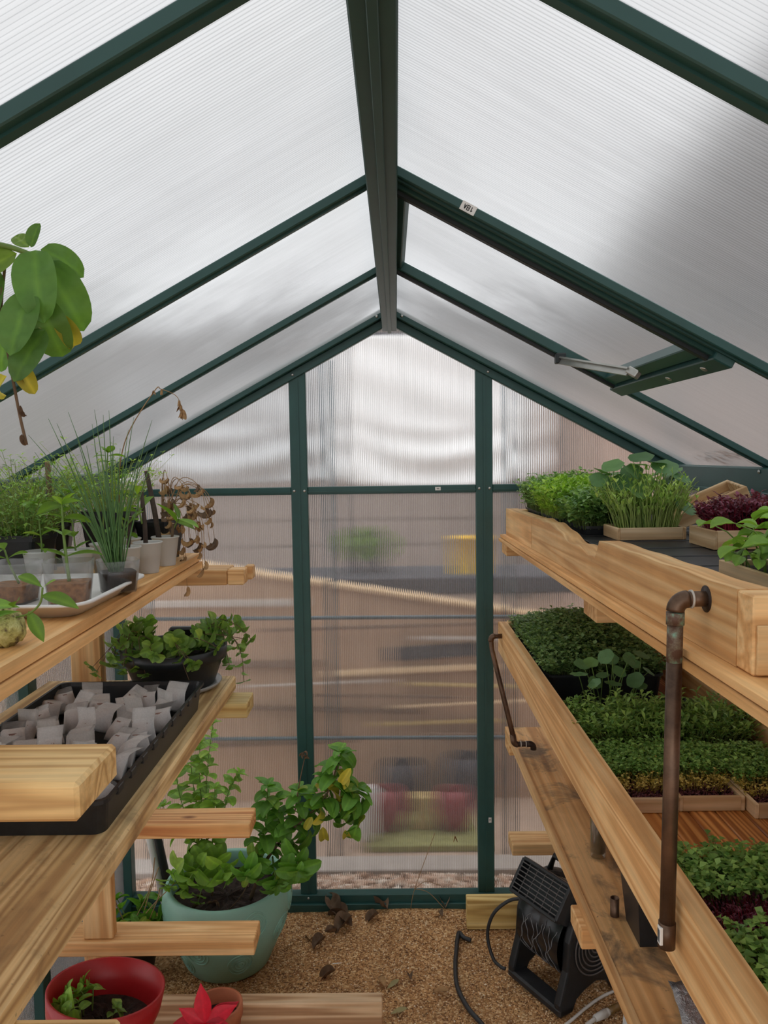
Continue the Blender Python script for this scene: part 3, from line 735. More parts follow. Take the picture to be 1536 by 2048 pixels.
for i in range(46):
    t = i/45; y = 1.365+(2.02-1.365)*t
    dip = .030*math.exp(-((t-.06)/.10)**2)+.026*math.exp(-((t-.30)/.22)**2) if t < .9 else 0
    dip *= min(1, t/.035)
    prof.append((y+.0001, r1(y), r1(y)+BH-min(dip, .034)+.002*math.sin(31*t)*(t > .05)))
profile_board('front_board', .365, .402, prof, M['pine_y'], pb)
profile_board('front_board', .365, .402, [(2.024, r1(2.024), r1(2.024)+BH-.002), (2.465, r1(2.465), r1(2.465)+BH-.002)], M['pine_y'], pb)
b = MB(); b.box((.365, .782, r1(.8)), (.89, .8195, r1(.8)+BH), .002); b.build('end_board', M['pine_x'], pb)
b = MB(); b.box((.368, .777, r1(.8)+.002), (.89, .7815, r1(.8)+BH*.64), .001); b.build('end_cleat', M['pine_x'], pb)
b = MB(); b.box((.403, 2.43, r1(2.45)), (.852, 2.465, r1(2.45)+BH-.004), .002); b.build('end_board', M['pine_x'], pb)
profile_board('back_board', .853, .89, [(.82, r1(.82), r1(.82)+BH), (2.465, r1(2.465), r1(2.465)+BH)], M['pine_y'], pb)
# ---- middle right tray box
tb = thing('grow_tray_box', 'long wooden grow tray on the middle right shelf full of microgreens', 'grow tray', (0, 0, 0))
profile_board('front_board', .338, .366, [(.42, .9045, 1.0), (2.463, .9045, 1.0)], M['pine_y'], tb)
profile_board('back_board', .738, .766, [(.42, .9045, 1.0), (2.463, .9045, 1.0)], M['pine_y'], tb)
b = MB(); b.box((.3665, 2.435, .9045), (.7375, 2.463, 1.004), .002); b.build('end_board', M['pine_x'], tb)
for k in range(8):
    x0 = .3668+k*.0464; b = MB(); b.box((x0, .42, .9045), (x0+.0455, 2.434, .9165), .002); b.build('floor_board', M['deck_y'], tb)
# ---- lower right stained plywood shelf
ws = thing('stained_shelf', 'lower right plywood shelf with dark water stains', 'shelf', (0, 0, 0))
sheet('plywood_sheet', None, [(.378, .30, .645), (.895, .30, .645), (.895, 2.475, .645), (.372, 2.475, .645)], .020, M['stained_y'], ws)
sheet('edge_trim', None, [(.366, .30, .6475), (.3778, .30, .6475), (.3718, 2.475, .6475), (.360, 2.475, .6475)], .0225, M['pine_y'], ws)
# ================================================================= leaves and sprouts
def leaf_material(name, col, tip=None, trans=.35, rough=.45, rib=(1.35, 1.3, 1.1), vein=True):
    n = NT(name); oi = n.n('ObjectInfo'); tc = n.n('TexCoord')
    sep = n.n('SeparateXYZ'); n.link(tc.outputs['Object'], sep.inputs[0])
    lo = tuple(c*.78 for c in col[:3])+(1,); hi = tuple(min(1, c*1.3) for c in col[:3])+(1,)
    tip = tip or hi
    c = n.ramp(oi.outputs['Random'], [(0, lo), (.5, col), (.85, hi), (1, tip)])
    nz = n.noise(tc.outputs['Object'], 60, 3, .6); nr = n.ramp(nz, [(.3, (.82, .84, .8, 1)), (.7, (1.1, 1.1, 1.08, 1))]); c = n.mix(.8, c, nr, 'MULTIPLY')
    if vein:
        ab = n.n('Math', operation='ABSOLUTE'); n.link(sep.outputs[0], ab.inputs[0])
        mr = n.ramp(ab.outputs[0], [(0, (1, 1, 1, 1)), (.0016, (0, 0, 0, 1))]); c2 = n.mix(1.0, c, (rib[0], rib[1], rib[2], 1), 'MULTIPLY'); c = n.mix(mr, c, c2)
    p = n.principled(c, rough); p.inputs['Specular IOR Level'].default_value = .4
    t = n.n('BsdfTranslucent'); tcx = n.mix(1.0, c, (1.25, 1.3, .55, 1), 'MULTIPLY'); n.link(tcx, t.inputs[0])
    m = n.n('MixShader'); m.inputs[0].default_value = trans; n.link(p.outputs[0], m.inputs[1]); n.link(t.outputs[0], m.inputs[2])
    M[name] = n.done(m); return M[name]
leaf_material('basil_leaf', srgb(102, 152, 62), srgb(150, 160, 62))
leaf_material('basil_near', srgb(98, 140, 68), srgb(128, 160, 66))
leaf_material('yellow_leaf', srgb(196, 184, 78), srgb(170, 170, 70))
leaf_material('mint_leaf', srgb(136, 176, 80), srgb(158, 184, 84))
leaf_material('nast_leaf', srgb(112, 154, 102), srgb(120, 156, 88), vein=False)
leaf_material('creeper_leaf', srgb(120, 156, 78), srgb(160, 186, 90))
leaf_material('cutting_leaf', srgb(110, 150, 58), srgb(150, 180, 70))
leaf_material('poinsettia_red', srgb(196, 18, 44), srgb(212, 34, 56), trans=.25, rib=(1.1, 1.2, 1.2))
leaf_material('dark_leaf', srgb(62, 92, 48), srgb(80, 110, 50))

def leaf_mesh(name, L, W, mat, droop=.6, cup=.25, kind='ovate', pucker=0.0, curl=0.0, nu=10, nv=4, thick=None):
    """blade along +Y from the origin, upper side +Z"""
    vs = []
    y = z = 0.0; ang = 0.0; step = L/nu; path = [(0, 0, 0)]
    for i in range(nu):
        ang -= droop/nu; y += math.cos(ang)*step; z += math.sin(ang)*step; path.append((y, z, ang))
    for i, (py, pz, a) in enumerate(path):
        s = i/nu
        if kind == 'ovate': w = max(0, 4*s**.85*(1-s**1.25))**.62*(1.04-.12*s)
        elif kind == 'lance': w = math.sin(math.pi*s**.85)**.9*.9
        elif kind == 'obov': w = math.sin(math.pi*s**1.5)**.75
        elif kind == 'bract': w = math.sin(math.pi*s**.9)**1.1*(1-.2*s)
        else: w = math.sin(math.pi*s)
        w = max(w, .02)*W/2
        for j in range(-nv//2, nv//2+1):
            t = j/(nv/2); x = w*t; up = cup*abs(t)**1.4*w+curl*w*t*t*s+pucker*math.sin(s*19)*(1-abs(t))*abs(t)*4
            vs.append((x, py-math.sin(a)*up, pz+math.cos(a)*up))
    m = nv//2*2+1; fs = [(i*m+j, i*m+j+1, (i+1)*m+j+1, (i+1)*m+j) for i in range(nu) for j in range(m-1)]
    b = MB(); b.add(vs, fs); return b.mesh(name, mat, True)
def round_leaf_mesh(name, R, mat, cone=.15):
    b = MB(); vs = [(0, 0, 0)]; seg = 14
    for j in (1, 2):
        for k in range(seg):
            a = 2*math.pi*k/seg; r = R*j/2*(1+.05*math.sin(5*a)*(j == 2)); vs.append((r*math.cos(a), r*math.sin(a), cone*r-(.10*R if j == 2 else 0)*abs(math.sin(2.5*a))))
    fs = [(0, 1+k, 1+(k+1) % seg) for k in range(seg)]+[(1+k, 1+seg+k, 1+seg+(k+1) % seg, 1+(k+1) % seg) for k in range(seg)]
    b.add(vs, fs); return b.mesh(name, mat, True)
def aim(direction, up=(0, 0, 1), roll=0.0):
    d = Vector(direction).normalized(); u = Vector(up)
    x = d.cross(u)
    if x.length < 1e-4: x = d.orthogonal()
    x.normalize(); z = x.cross(d); m = Matrix((x, d, z)).transposed(); e = m.to_quaternion()
    if roll: e = e @ Matrix.Rotation(roll, 3, 'Y').to_quaternion()
    return e
def put_leaf(parent, me, base, d, up=(0, 0, 1), s=1.0, roll=0.0, name='leaf'):
    o = bpy.data.objects.new(name, me); COL.objects.link(o); o.parent = parent; o.location = base
    o.rotation_mode = 'QUATERNION'; o.rotation_quaternion = aim(d, up, roll); o.scale = (s, s, s); return o

LM = {}
for k, (dr, cu) in enumerate(((.35, .25), (.9, .38), (1.4, .22), (.6, .5))):
    LM['basil%d' % k] = leaf_mesh('basil_leaf', .06, .031, M['basil_leaf'], dr+.25, cu, 'ovate', .0018)
    LM['near%d' % k] = leaf_mesh('basil_leaf_large', .06, .029, M['basil_near'], dr, cu, 'ovate', .0026, nu=10, nv=6)
    LM['yel%d' % k] = leaf_mesh('yellow_leaf', .05, .022, M['yellow_leaf'], dr+.4, cu+.4, 'ovate', .001)
    LM['mint%d' % k] = leaf_mesh('mint_leaf', .038, .023, M['mint_leaf'], dr*.7, cu, 'ovate', .0012)
    LM['creep%d' % k] = leaf_mesh('creeper_leaf', .026, .021, M['creeper_leaf'], dr*.6, cu, 'ovate', .0005, nu=5)
    LM['cut%d' % k] = leaf_mesh('cutting_leaf', .045, .02, M['cutting_leaf'], dr*.6, cu, 'lance', .0004)
    LM['obov%d' % k] = leaf_mesh('obovate_leaf', .045, .022, M['cutting_leaf'], dr*.5, cu, 'obov', .0004)
    LM['dry%d' % k] = leaf_mesh('dry_leaf', .03, .010, M['dry_leaf'], dr*1.5+.6, 1.6+cu, 'ovate', .003)
    LM['drk%d' % k] = leaf_mesh('dry_leaf_dark', .035, .012, M['dry_leaf_dark'], dr*1.5+.6, 1.6+cu, 'ovate', .003)
    LM['bract%d' % k] = leaf_mesh('bract', .09, .045, M['poinsettia_red'], dr*.5, cu*.6, 'bract', .001, nu=9)
for k in range(2): LM['round%d' % k] = round_leaf_mesh('round_leaf', .019, M['nast_leaf'], .12+.2*k)

def shoot(parent, pts, r0, r1, leaf, n_nodes, size0, size1, start=.15, top=True, mat=None, pair=2, out=.55, jitter=.3, rnd=None, yellow=0.0, phase=0.0, dens=1.0):
    """one stem with opposite leaves; every leaf its own object"""
    rnd = rnd or random; P = spline(pts, 6); n = len(P)
    b = MB(); b.tube(P, [r0+(r1-r0)*i/(n-1) for i in range(n)], 6); b.build('stem', mat or M['stem_green'], parent, True)
    for k in range(n_nodes):
        t = start+(1-start)*k/max(1, n_nodes-1); i = min(n-2, int(t*(n-1))); f = t*(n-1)-i; p = P[i].lerp(P[i+1], f); d = (P[i+1]-P[i]).normalized()
        u = d.orthogonal().normalized(); w = d.cross(u); s = size0+(size1-size0)*t
        for q in range(pair):
            if rnd.random() > dens: continue
            a = phase+k*math.pi/2+q*2*math.pi/pair+rnd.uniform(-jitter, jitter)
            o = (u*math.cos(a)+w*math.sin(a))*1.0+d*out+Vector((0, 0, rnd.uniform(-.25, .2)))
            key = ('yel' if rnd.random() < yellow and t < .6 else leaf)+str(rnd.randrange(4 if leaf != 'round' else 2))
            put_leaf(parent, LM[key], p, o, d, s*rnd.uniform(.75, 1.15), rnd.uniform(-.4, .4))
    if top:
        d = (P[-1]-P[-2]).normalized(); u = d.orthogonal().normalized(); w = d.cross(u)
        for q in range(4):
            a = q*math.pi/2+.4; put_leaf(parent, LM[leaf+str(q % (2 if leaf == 'round' else 4))], P[-1], (u*math.cos(a)+w*math.sin(a))*.8+d*.8, d, size1*.6, 0)

# ---- sprout fields (countless seedlings: one mesh per tray)
def sprout_material(name, stem, leaf_lo, leaf_hi, trans=.3):
    n = NT(name); at = n.n('Attribute'); at.attribute_name = 'tone'; g = n.n('NewGeometry')
    lf = n.ramp(g.outputs['Random Per Island'], [(0, leaf_lo), (.75, leaf_hi), (1, tuple(min(1, c*1.25) for c in leaf_hi[:3])+(1,))])
    st = n.ramp(at.outputs['Fac'], [(.2, (0, 0, 0, 1)), (.5, (1, 1, 1, 1))]); c = n.mix(st, stem, lf)
    p = n.principled(c, .5); t = n.n('BsdfTranslucent'); c2 = n.mix(1.0, c, (1.2, 1.25, .6, 1), 'MULTIPLY'); n.link(c2, t.inputs[0])
    m = n.n('MixShader'); m.inputs[0].default_value = trans; n.link(p.outputs[0], m.inputs[1]); n.link(t.outputs[0], m.inputs[2])
    M[name] = n.done(m); return M[name]
sprout_material('sprout_dark', srgb(120, 140, 80), srgb(84, 116, 68), srgb(134, 164, 100))
sprout_material('sprout_mid', srgb(150, 165, 90), srgb(96, 140, 68), srgb(152, 190, 100))
sprout_material('sprout_bright', srgb(190, 205, 120), srgb(126, 172, 56), srgb(176, 212, 92))
sprout_material('sprout_blue', srgb(140, 160, 90), srgb(92, 134, 78), srgb(150, 186, 112))
sprout_material('sprout_purple', srgb(170, 40, 74), srgb(86, 34, 52), srgb(140, 74, 96))
sprout_material('sprout_yellow', srgb(200, 176, 96), srgb(176, 150, 56), srgb(226, 206, 120))
sprout_material('seed_purple', srgb(110, 60, 66), srgb(70, 34, 44), srgb(140, 84, 92))
sprout_material('sprout_celery', srgb(150, 170, 96), srgb(92, 134, 62), srgb(150, 182, 92))
sprout_material('stem_mass', srgb(186, 204, 124), srgb(150, 190, 90), srgb(190, 215, 120))
def sprouts(name, parent, mat, N, x0, x1, y0, y1, z0, h, hv, ls, lw, leaves=2, el=.25, lean=.15, sw=.0006, mound=0.0, seed=1, zf=None, levels=1):
    r = np.random.default_rng(seed); x = r.uniform(x0, x1, N); y = r.uniform(y0, y1, N)
    cx, cy = (x0+x1)/2, (y0+y1)/2; fx = 1-((x-cx)/(x1-x0)*2)**2; fy = 1-((y-cy)/(y1-y0)*2)**2
    H = h*(1+r.normal(0, hv, N))+mound*np.clip(fx*fy, 0, 1); H = np.maximum(H, h*.3)
    lx = (x-cx)/(x1-x0)*2*lean+r.normal(0, .12, N); ly = (y-cy)/(y1-y0)*2*lean+r.normal(0, .12, N)
    base = np.column_stack([x, y, np.full(N, z0)]); tip = base+np.column_stack([lx*H, ly*H, H]); mid = (base+tip)/2+np.column_stack([-lx*H*.15, -ly*H*.15, H*.05])
    Vs, Fs, T = [], [], []; off = 0
    k3 = np.array([0, 2.094, 4.188]); ring = np.column_stack([np.cos(k3), np.sin(k3), np.zeros(3)])*sw
    S = np.concatenate([base[:, None]+ring[None], mid[:, None]+ring[None], tip[:, None]+ring[None]*.7], 1)
    f = np.array([(a, (a+1) % 3, 3+(a+1) % 3) for a in range(3)]+[(a, 3+(a+1) % 3, 3+a) for a in range(3)]); f = np.concatenate([f, f+3])
    Vs.append(S.reshape(-1, 3)); Fs.append((f[None]+(np.arange(N)*9)[:, None, None]).reshape(-1, 3)); T.append(np.zeros(N*9)); off = N*9
    for lv in range(levels):
        at = tip if lv == 0 else base+(tip-base)*(1-.28*lv)
        az0 = r.uniform(0, 6.28, N)
        for q in range(leaves):
            az = az0+q*2*np.pi/leaves+r.normal(0, .25, N); e = el+r.normal(0, .3, N); l = ls*r.uniform(.6, 1.25, N); w = lw*r.uniform(.7, 1.2, N)
            d = np.column_stack([np.cos(az)*np.cos(e), np.sin(az)*np.cos(e), np.sin(e)]); sd = np.column_stack([-np.sin(az), np.cos(az), np.zeros(N)]); up = np.cross(sd, d)*-1
            up = np.cross(d, sd)
            m0 = at+d*(l*.55)[:, None]; tp = at+d*l[:, None]-up*(l*.12)[:, None]
            Lv = np.stack([at, m0+sd*(w/2)[:, None]+up*(w*.18)[:, None], tp, m0-sd*(w/2)[:, None]+up*(w*.18)[:, None], m0], 1)
            lf = np.array([(0, 4, 1), (0, 3, 4), (1, 4, 2), (4, 3, 2)])
            Vs.append(Lv.reshape(-1, 3)); Fs.append((lf[None]+off+(np.arange(N)*5)[:, None, None]).reshape(-1, 3)); T.append(np.ones(N*5)); off += N*5
    o = np_mesh(name, np.concatenate(Vs), np.concatenate(Fs), M[mat], parent, False, np.concatenate(T)); o['kind'] = 'stuff'; return o
# ================================================================= right side: trays and microgreens
def tray_thing(name, label, cat, x0, x1, y0, y1, z, h, kind='wood', t=.007, fill=.6, soil='soil', group=None, rotz=0.0):
    """open tray with four walls, floor and growing medium; local origin at its base centre"""
    cx, cy = (x0+x1)/2, (y0+y1)/2; w, d = (x1-x0)/2, (y1-y0)/2
    T = thing(name, label, cat, (cx, cy, z), rotz, group)
    if kind == 'wood':
        for nm, a, b_, mt in (('side_wall', (-w, -d, 0), (-w+t, d, h), 'cedar_y'), ('side_wall', (w-t, -d, 0), (w, d, h), 'cedar_y'), ('end_wall', (-w+t, -d, 0), (w-t, -d+t, h), 'cedar_x'), ('end_wall', (-w+t, d-t, 0), (w-t, d, h), 'cedar_x')):
            b = MB(); b.box(a, b_, .001); b.build(nm, M[mt], T)
        b = MB(); b.box((-w+t, -d+t, 0), (w-t, d-t, .004)); b.build('base', M['cedar_x'], T)
    else:
        b = MB(); pts = []
        def loop(ww, dd, zz, r=.018, n=4):
            o = []
            for sx, sy, a0 in ((1, 1, 0), (-1, 1, 90), (-1, -1, 180), (1, -1, 270)):
                for k in range(n+1):
                    a = math.radians(a0+90*k/n); o.append((sx*(ww-r)+r*math.cos(a), sy*(dd-r)+r*math.sin(a), zz))
            return o
        loops = [loop(w*.93, d*.95, 0), loop(w*.97, d*.98, h-.006), loop(w, d, h-.006), loop(w, d, h), loop(w*.965, d*.98, h), loop(w*.95, d*.97, h-.008), loop(w*.92, d*.945, .003)]
        m = len(loops[0])
        for l in loops: pts += l
        fs = [(i*m+k, i*m+(k+1) % m, (i+1)*m+(k+1) % m, (i+1)*m+k) for i in range(len(loops)-1) for k in range(m)]
        fs += [tuple(range(m))[::-1], tuple((len(loops)-1)*m+k for k in range(m))]
        b.add(pts, fs); b.build('tray_body', M['black_plastic'], T)
    if fill:
        b = MB(); nx, ny = 10, 14; vs = []; i0, j0 = (t if kind == 'wood' else w*.06), (t if kind == 'wood' else d*.05)
        for j in range(ny+1):
            for i in range(nx+1): vs.append((-w+i0+(2*w-2*i0)*i/nx, -d+j0+(2*d-2*j0)*j/ny, h*fill+random.uniform(-.002, .002)))
        b.add(vs, [(j*(nx+1)+i, j*(nx+1)+i+1, (j+1)*(nx+1)+i+1, (j+1)*(nx+1)+i) for j in range(ny) for i in range(nx)]); b.build('growing_medium', M[soil], T)
    return T, w, d
plain('wet_black', srgb(22, 22, 22), .12, .3, 40.)
plain('water', srgb(26, 26, 24), .06, .2, 12.)
# ---- middle tray box, from the back wall towards the camera
T, w, d = tray_thing('microgreen_tray', 'black plastic tray heaped with dark green microgreens, farthest on middle right shelf', 'tray', .375, .665, 1.865, 2.425, .917, .078, 'plastic', fill=.8)
sprouts('microgreens', T, 'sprout_dark', 3600, -w*.95, w*.97, -d*.96, d*.97, .058, .042, .16, .013, .012, 2, .3, .25, .0006, .060, 3, levels=2)
T, w, d = tray_thing('water_tray', 'wet black tray with standing water between microgreens and round leaf stems', 'tray', .385, .725, 1.70, 1.855, .917, .022, 'plastic', fill=0)
b = MB(); b.box((-w*.94, -d*.95, .003), (w*.94, d*.95, .012), .001); b.build('water_film', M['water'], T)
def nasturtium(label, base, heads, leafkey='round', zbase=.0, size=(.8, 1.25), rnd=None, cat='plant', extra_tray=None):
    t = thing('nasturtium_plant', label, cat, base); r = rnd or random.Random(5)
    for (hx, hy, hz), (bx, by) in heads:
        a = Vector((bx, by, zbase)); c = Vector((hx, hy, hz)); m = a.lerp(c, .55)+Vector((r.uniform(-.012, .012), r.uniform(-.01, .01), .01))
        b = MB(); b.tube(bez(a, m, c, 7), [.0014, .0014, .0013, .0012, .0011, .001, .0009], 5); b.build('stem', M['stem_green'], t, True)
        nrm = Vector((r.uniform(-.5, .5), r.uniform(-.9, .1), r.uniform(.5, 1))).normalized()
        o = put(('leaf'), LM['round%d' % r.randrange(2)], t, c); o.rotation_mode = 'QUATERNION'; o.rotation_quaternion = nrm.to_track_quat('Z', 'Y'); s = r.uniform(*size); o.scale = (s, s, s)
    return t
r5 = random.Random(21)
hp = [(.452, 1.056), (.51, 1.079), (.446, 1.038), (.481, 1.026), (.528, 1.025), (.505, 1.002), (.575, 1.031), (.551, 1.055), (.593, 1.024), (.429, 1.021), (.565, 1.0), (.47, 1.0), (.54, 1.062), (.488, 1.07), (.522, 1.045), (.585, 1.06), (.46, 1.01), (.557, 1.012)]
nasturtium('round leaved seedlings on long stems standing in the water tray', (.52, 1.775, .929),
           [((x-.52, r5.uniform(-.04, .05), z-.929), ((x-.52)*.55+r5.uniform(-.02, .02), r5.uniform(-.03, .04))) for x, z in hp], rnd=r5, size=(.8, 1.2))
T, w, d = tray_thing('microgreen_tray', 'black tray of leggy celery like greens in front of the water tray', 'tray', .378, .73, 1.515, 1.69, .917, .03, 'plastic', fill=.7)
sprouts('celery_greens', T, 'sprout_celery', 620, -w*.95, w*.95, -d*.9, d*.75, .02, .048, .25, .018, .008, 3, .5, .3, .0009, .008, 8, levels=2)
sprouts('fine_shoots', T, 'stem_mass', 500, -w*.95, w*.95, -d*.9, d*.8, .02, .035, .3, .004, .002, 2, .5, .6, .0007, 0, 9)
for k, (x0, x1, y0, y1, lab) in enumerate(((.3735, .4865, 1.295, 1.505, 'cedar microgreen tray closest to the front board of the grow tray box'),
                                           (.4885, .603, 1.30, 1.505, 'middle of the three cedar microgreen trays side by side'),
                                           (.606, .722, 1.27, 1.49, 'cedar microgreen tray at the right against the back board'))):
    T, w, d = tray_thing('microgreen_tray', lab, 'tray', x0, x1, y0, y1, .917, .026, 'wood', .007, .45)
    sprouts('seed_bed', T, 'seed_purple', 900, -w*.88, w*.88, -d*.94, d*.3, .011, .008, .3, .005, .004, 2, .3, .1, .0005, 0, 30+k)
    sprouts('yellow_shoots', T, 'sprout_yellow', 320, -w*.88, w*.88, -d*.62, -d*.05, .011, .022, .3, .006, .005, 2, .3, .5, .0005, 0, 40+k)
    sprouts('green_shoots', T, 'sprout_mid', 900, -w*.9, w*.9, -d*.25, d*.88, .011, .034, .15, .009, .008, 2, .25, .2, .0005, .006, 50+k, levels=1)
T, w, d = tray_thing('microgreen_tray', 'cedar tray with rows of green and purple microgreens nearest the camera', 'tray', .372, .60, .62, 1.10, .917, .026, 'wood', .007, .5)
sprouts('seed_bed', T, 'seed_purple', 2600, -w*.94, w*.94, -d*.96, d*.95, .012, .010, .3, .006, .004, 2, .3, .1, .0005, 0, 61)
sprouts('green_shoots', T, 'sprout_mid', 1000, -w*.86, w*.94, d*.52, d*.86, .012, .038, .15, .011, .010, 2, .25, .35, .0006, .004, 62)
sprouts('purple_shoots', T, 'sprout_purple', 900, -w*.8, w*.94, d*.10, d*.55, .012, .022, .2, .006, .003, 2, .6, .25, .0005, 0, 63)
sprouts('green_shoots', T, 'sprout_mid', 900, -w*.82, w*.94, -d*.42, d*.08, .012, .042, .15, .012, .011, 2, .25, .35, .0006, .004, 64)
sprouts('yellow_shoots', T, 'sprout_yellow', 420, -w*.85, w*.94, -d*.75, -d*.42, .012, .02, .3, .007, .006, 2, .3, .5, .0005, 0, 65)
T, w, d = tray_thing('microgreen_tray', 'cedar tray rim showing at the right edge of the photo behind the row tray', 'tray', .606, .72, .72, 1.12, .917, .026, 'wood', .007, .5)
sprouts('green_shoots', T, 'sprout_mid', 500, -w*.9, w*.9, -d*.9, d*.55, .012, .03, .2, .010, .009, 2, .25, .3, .0006, 0, 66)
# ---- upper right planter box contents
gm = thing('grow_mat', 'black ribbed mat lying on risers inside the upper right planter box', 'mat', (.63, 1.62, 0))
b = MB()
for k in range(26):
    y = -.79+k*.06; b.box((-.22, y, 1.348-(1.62+y-.30)*0), (.21, y+.0595, 1.354+.0015*(k % 2)), .001)
b.build('mat', M['dusty_black'], gm)
for y in (-.70, -.25, .25, .70):
    b = MB(); b.box((-.20, y-.02, r1(1.62+y)+.0005), (.19, y+.02, 1.3475), .001); b.build('riser', M['black_plastic'], gm)
GZ = 1.3556
T, w, d = tray_thing('herb_tray', 'black tray of small leaved pale green seedlings at the far end of the planter box', 'tray', .415, .62, 2.17, 2.40, GZ, .02, 'plastic', fill=.7)
sprouts('seedlings', T, 'sprout_blue', 1300, -w, w, -d*.95, d*.95, .012, .07, .14, .014, .012, 2, .35, .2, .0007, .03, 71, levels=3)
T, w, d = tray_thing('herb_tray', 'black tray of bright lime green frilly seedlings in the planter box', 'tray', .415, .565, 1.93, 2.155, GZ, .02, 'plastic', fill=.7)
sprouts('seedlings', T, 'sprout_bright', 1200, -w, w*1.05, -d*1.0, d, .012, .065, .15, .015, .009, 3, .5, .25, .0007, .025, 72, levels=3)
T, w, d = tray_thing('herb_tray', 'black tray of dark mint green seedlings beside the round leaf nasturtium tray', 'tray', .425, .56, 1.735, 1.915, GZ, .02, 'plastic', fill=.7)
sprouts('seedlings', T, 'sprout_blue', 750, -w, w*1.05, -d, d, .012, .045, .2, .017, .014, 2, .3, .3, .0008, .03, 73, levels=3)
T, w, d = tray_thing('herb_tray', 'cedar tray packed with pale leggy stems under the round leaves', 'tray', .472, .618, 1.62, 1.725, GZ, .026, 'wood', .007, .5)
sprouts('pale_stems', T, 'stem_mass', 260, -w*.75, w*.85, -d*.7, d*.8, .013, .085, .22, .016, .006, 2, 1.0, .35, .0013, .01, 74, levels=2)
r6 = random.Random(4)
hp = [(.534, 1.529), (.567, 1.518), (.589, 1.49), (.62, 1.484), (.473, 1.508), (.484, 1.492), (.528, 1.496), (.502, 1.47), (.568, 1.47), (.452, 1.481), (.6, 1.479), (.545, 1.512), (.465, 1.495), (.556, 1.474), (.496, 1.464), (.51, 1.50), (.58, 1.508), (.61, 1.495), (.48, 1.47), (.53, 1.455)]
nasturtium('tall round leaved nasturtium seedlings growing over the pale stem tray', (.545, 1.672, GZ+.013),
           [((x-.545, r6.uniform(-.03, .05), z-GZ-.013), ((x-.545)*.5+r6.uniform(-.02, .02), r6.uniform(-.03, .03))) for x, z in hp]+[((.078, -.02, .05), (.06, -.02))], rnd=r6, size=(.95, 1.55))
# slotted wooden crate, tilted against the far side
cr = thing('slotted_crate', 'slotted cedar crate propped up at an angle beside the purple seedlings', 'crate', (.635, 1.80, GZ+.004))
cr.rotation_euler = (math.radians(6), math.radians(-24), math.radians(-6))
cl, cw, ch_ = .19, .115, .034
for nm, a, b_ in (('side_wall', (0, -cw/2, 0), (cl, -cw/2+.008, ch_)), ('side_wall', (0, cw/2-.008, 0), (cl, cw/2, ch_)), ('end_wall', (0, -cw/2+.008, 0), (.008, cw/2-.008, ch_)), ('end_wall', (cl-.008, -cw/2+.008, 0), (cl, cw/2-.008, ch_))):
    b = MB(); b.box(a, b_, .002); b.build(nm, M['cedar_x'], cr)
for k in range(3):
    y0 = -cw/2+.010+k*.0335
    b = MB()
    b.box((.008, y0, .004), (cl-.008, y0+.010, .010), .001); b.box((.008, y0+.020, .004), (cl-.008, y0+.030, .010), .001)
    for q in range(6): b.box((.008+q*.0335, y0+.010, .004), (.008+q*.0335+.012, y0+.020, .010))
    b.build('slotted_slat', M['cedar_x'], cr)
T, w, d = tray_thing('herb_tray', 'cedar tray of deep purple seedlings in the upper right planter box', 'tray', .60, .80, 1.44, 1.56, GZ, .036, 'wood', .007, .6)
sprouts('purple_seedlings', T, 'sprout_purple', 900, -w*.75, w*.95, -d*.85, d*.9, .02, .05, .15, .013, .008, 2, .5, .3, .0008, .015, 75, levels=2)
T, w, d = tray_thing('herb_tray', 'cedar tray of tall bright arugula leaves nearest the camera in the planter box', 'tray', .49, .68, 1.00, 1.16, GZ, .022, 'wood', .007, .6)
lf = leaf_mesh('arugula_leaf', .034, .022, M['mint_leaf'], .8, .6, 'obov', .001)
r8 = random.Random(9)
for k in range(95):
    bx, by = r8.uniform(-w*.8, w*.8), r8.uniform(-d*.75, d*.75); a = r8.uniform(0, 6.28); h = r8.uniform(.02, .105); lean = Vector((math.cos(a)*.5+(bx/w)*.4, math.sin(a)*.5-.2, 1))
    if bx < -w*.3 and r8.random() < .4: lean += Vector((-.5, -.3, -.3))
    top = Vector((bx, by, .014))+lean.normalized()*h
    b = MB(); b.tube(bez((bx, by, .014), (bx, by, .014+h*.6), top, 5), [.0012, .0012, .0011, .001, .0009], 5); b.build('stem', M['stem_green'], T, True)
    for q in range(2): put_leaf(T, lf, top, (math.cos(a+q*2.6), math.sin(a+q*2.6), r8.uniform(-.1, .7)), (0, 0, 1), r8.uniform(.7, 1.15), r8.uniform(-.5, .5))

# ---- copper pipes
n = NT('copper'); v = n.coords(); z = n.noise(v, 22, 5, .65); c = n.ramp(z, [(.3, srgb(72, 56, 46)), (.55, srgb(104, 82, 66)), (.75, srgb(126, 98, 78))])
M['copper'] = n.done(n.principled(c, .42, Metallic=.75))
n = NT('copper_verdigris'); v = n.coords(); z = n.noise(v, 60, 5, .65); c = n.ramp(z, [(.42, srgb(96, 70, 56)), (.52, srgb(120, 108, 90)), (.62, srgb(126, 164, 140))])
M['verdigris'] = n.done(n.principled(c, .6, Metallic=.3))
plain('copper_dark', srgb(58, 46, 40), .5, .3, 30., metallic=.6)
plain('solder', srgb(198, 192, 182), .5, .15, 60.)
def arc(c, r, a0, a1, ax, ay, n=9):
    c = Vector(c); ax = Vector(ax); ay = Vector(ay); return [c+ax*r*math.cos(math.radians(a0+(a1-a0)*k/(n-1)))+ay*r*math.sin(math.radians(a0+(a1-a0)*k/(n-1))) for k in range(n)]
cp = thing('copper_pipe', 'brown copper drain pipe with elbow hanging from the upper planter box', 'pipe', (.329, .9, .94))
o3 = Vector((.329, .9, .94))
zt = .428; R_ = .0092
def cpart(name, mb, mat): mb.build(name, M[mat], cp, True)
b = MB(); b.tube([(.041, 0, zt), (.014, 0, zt)], R_, 18); cpart('inlet', b, 'copper')
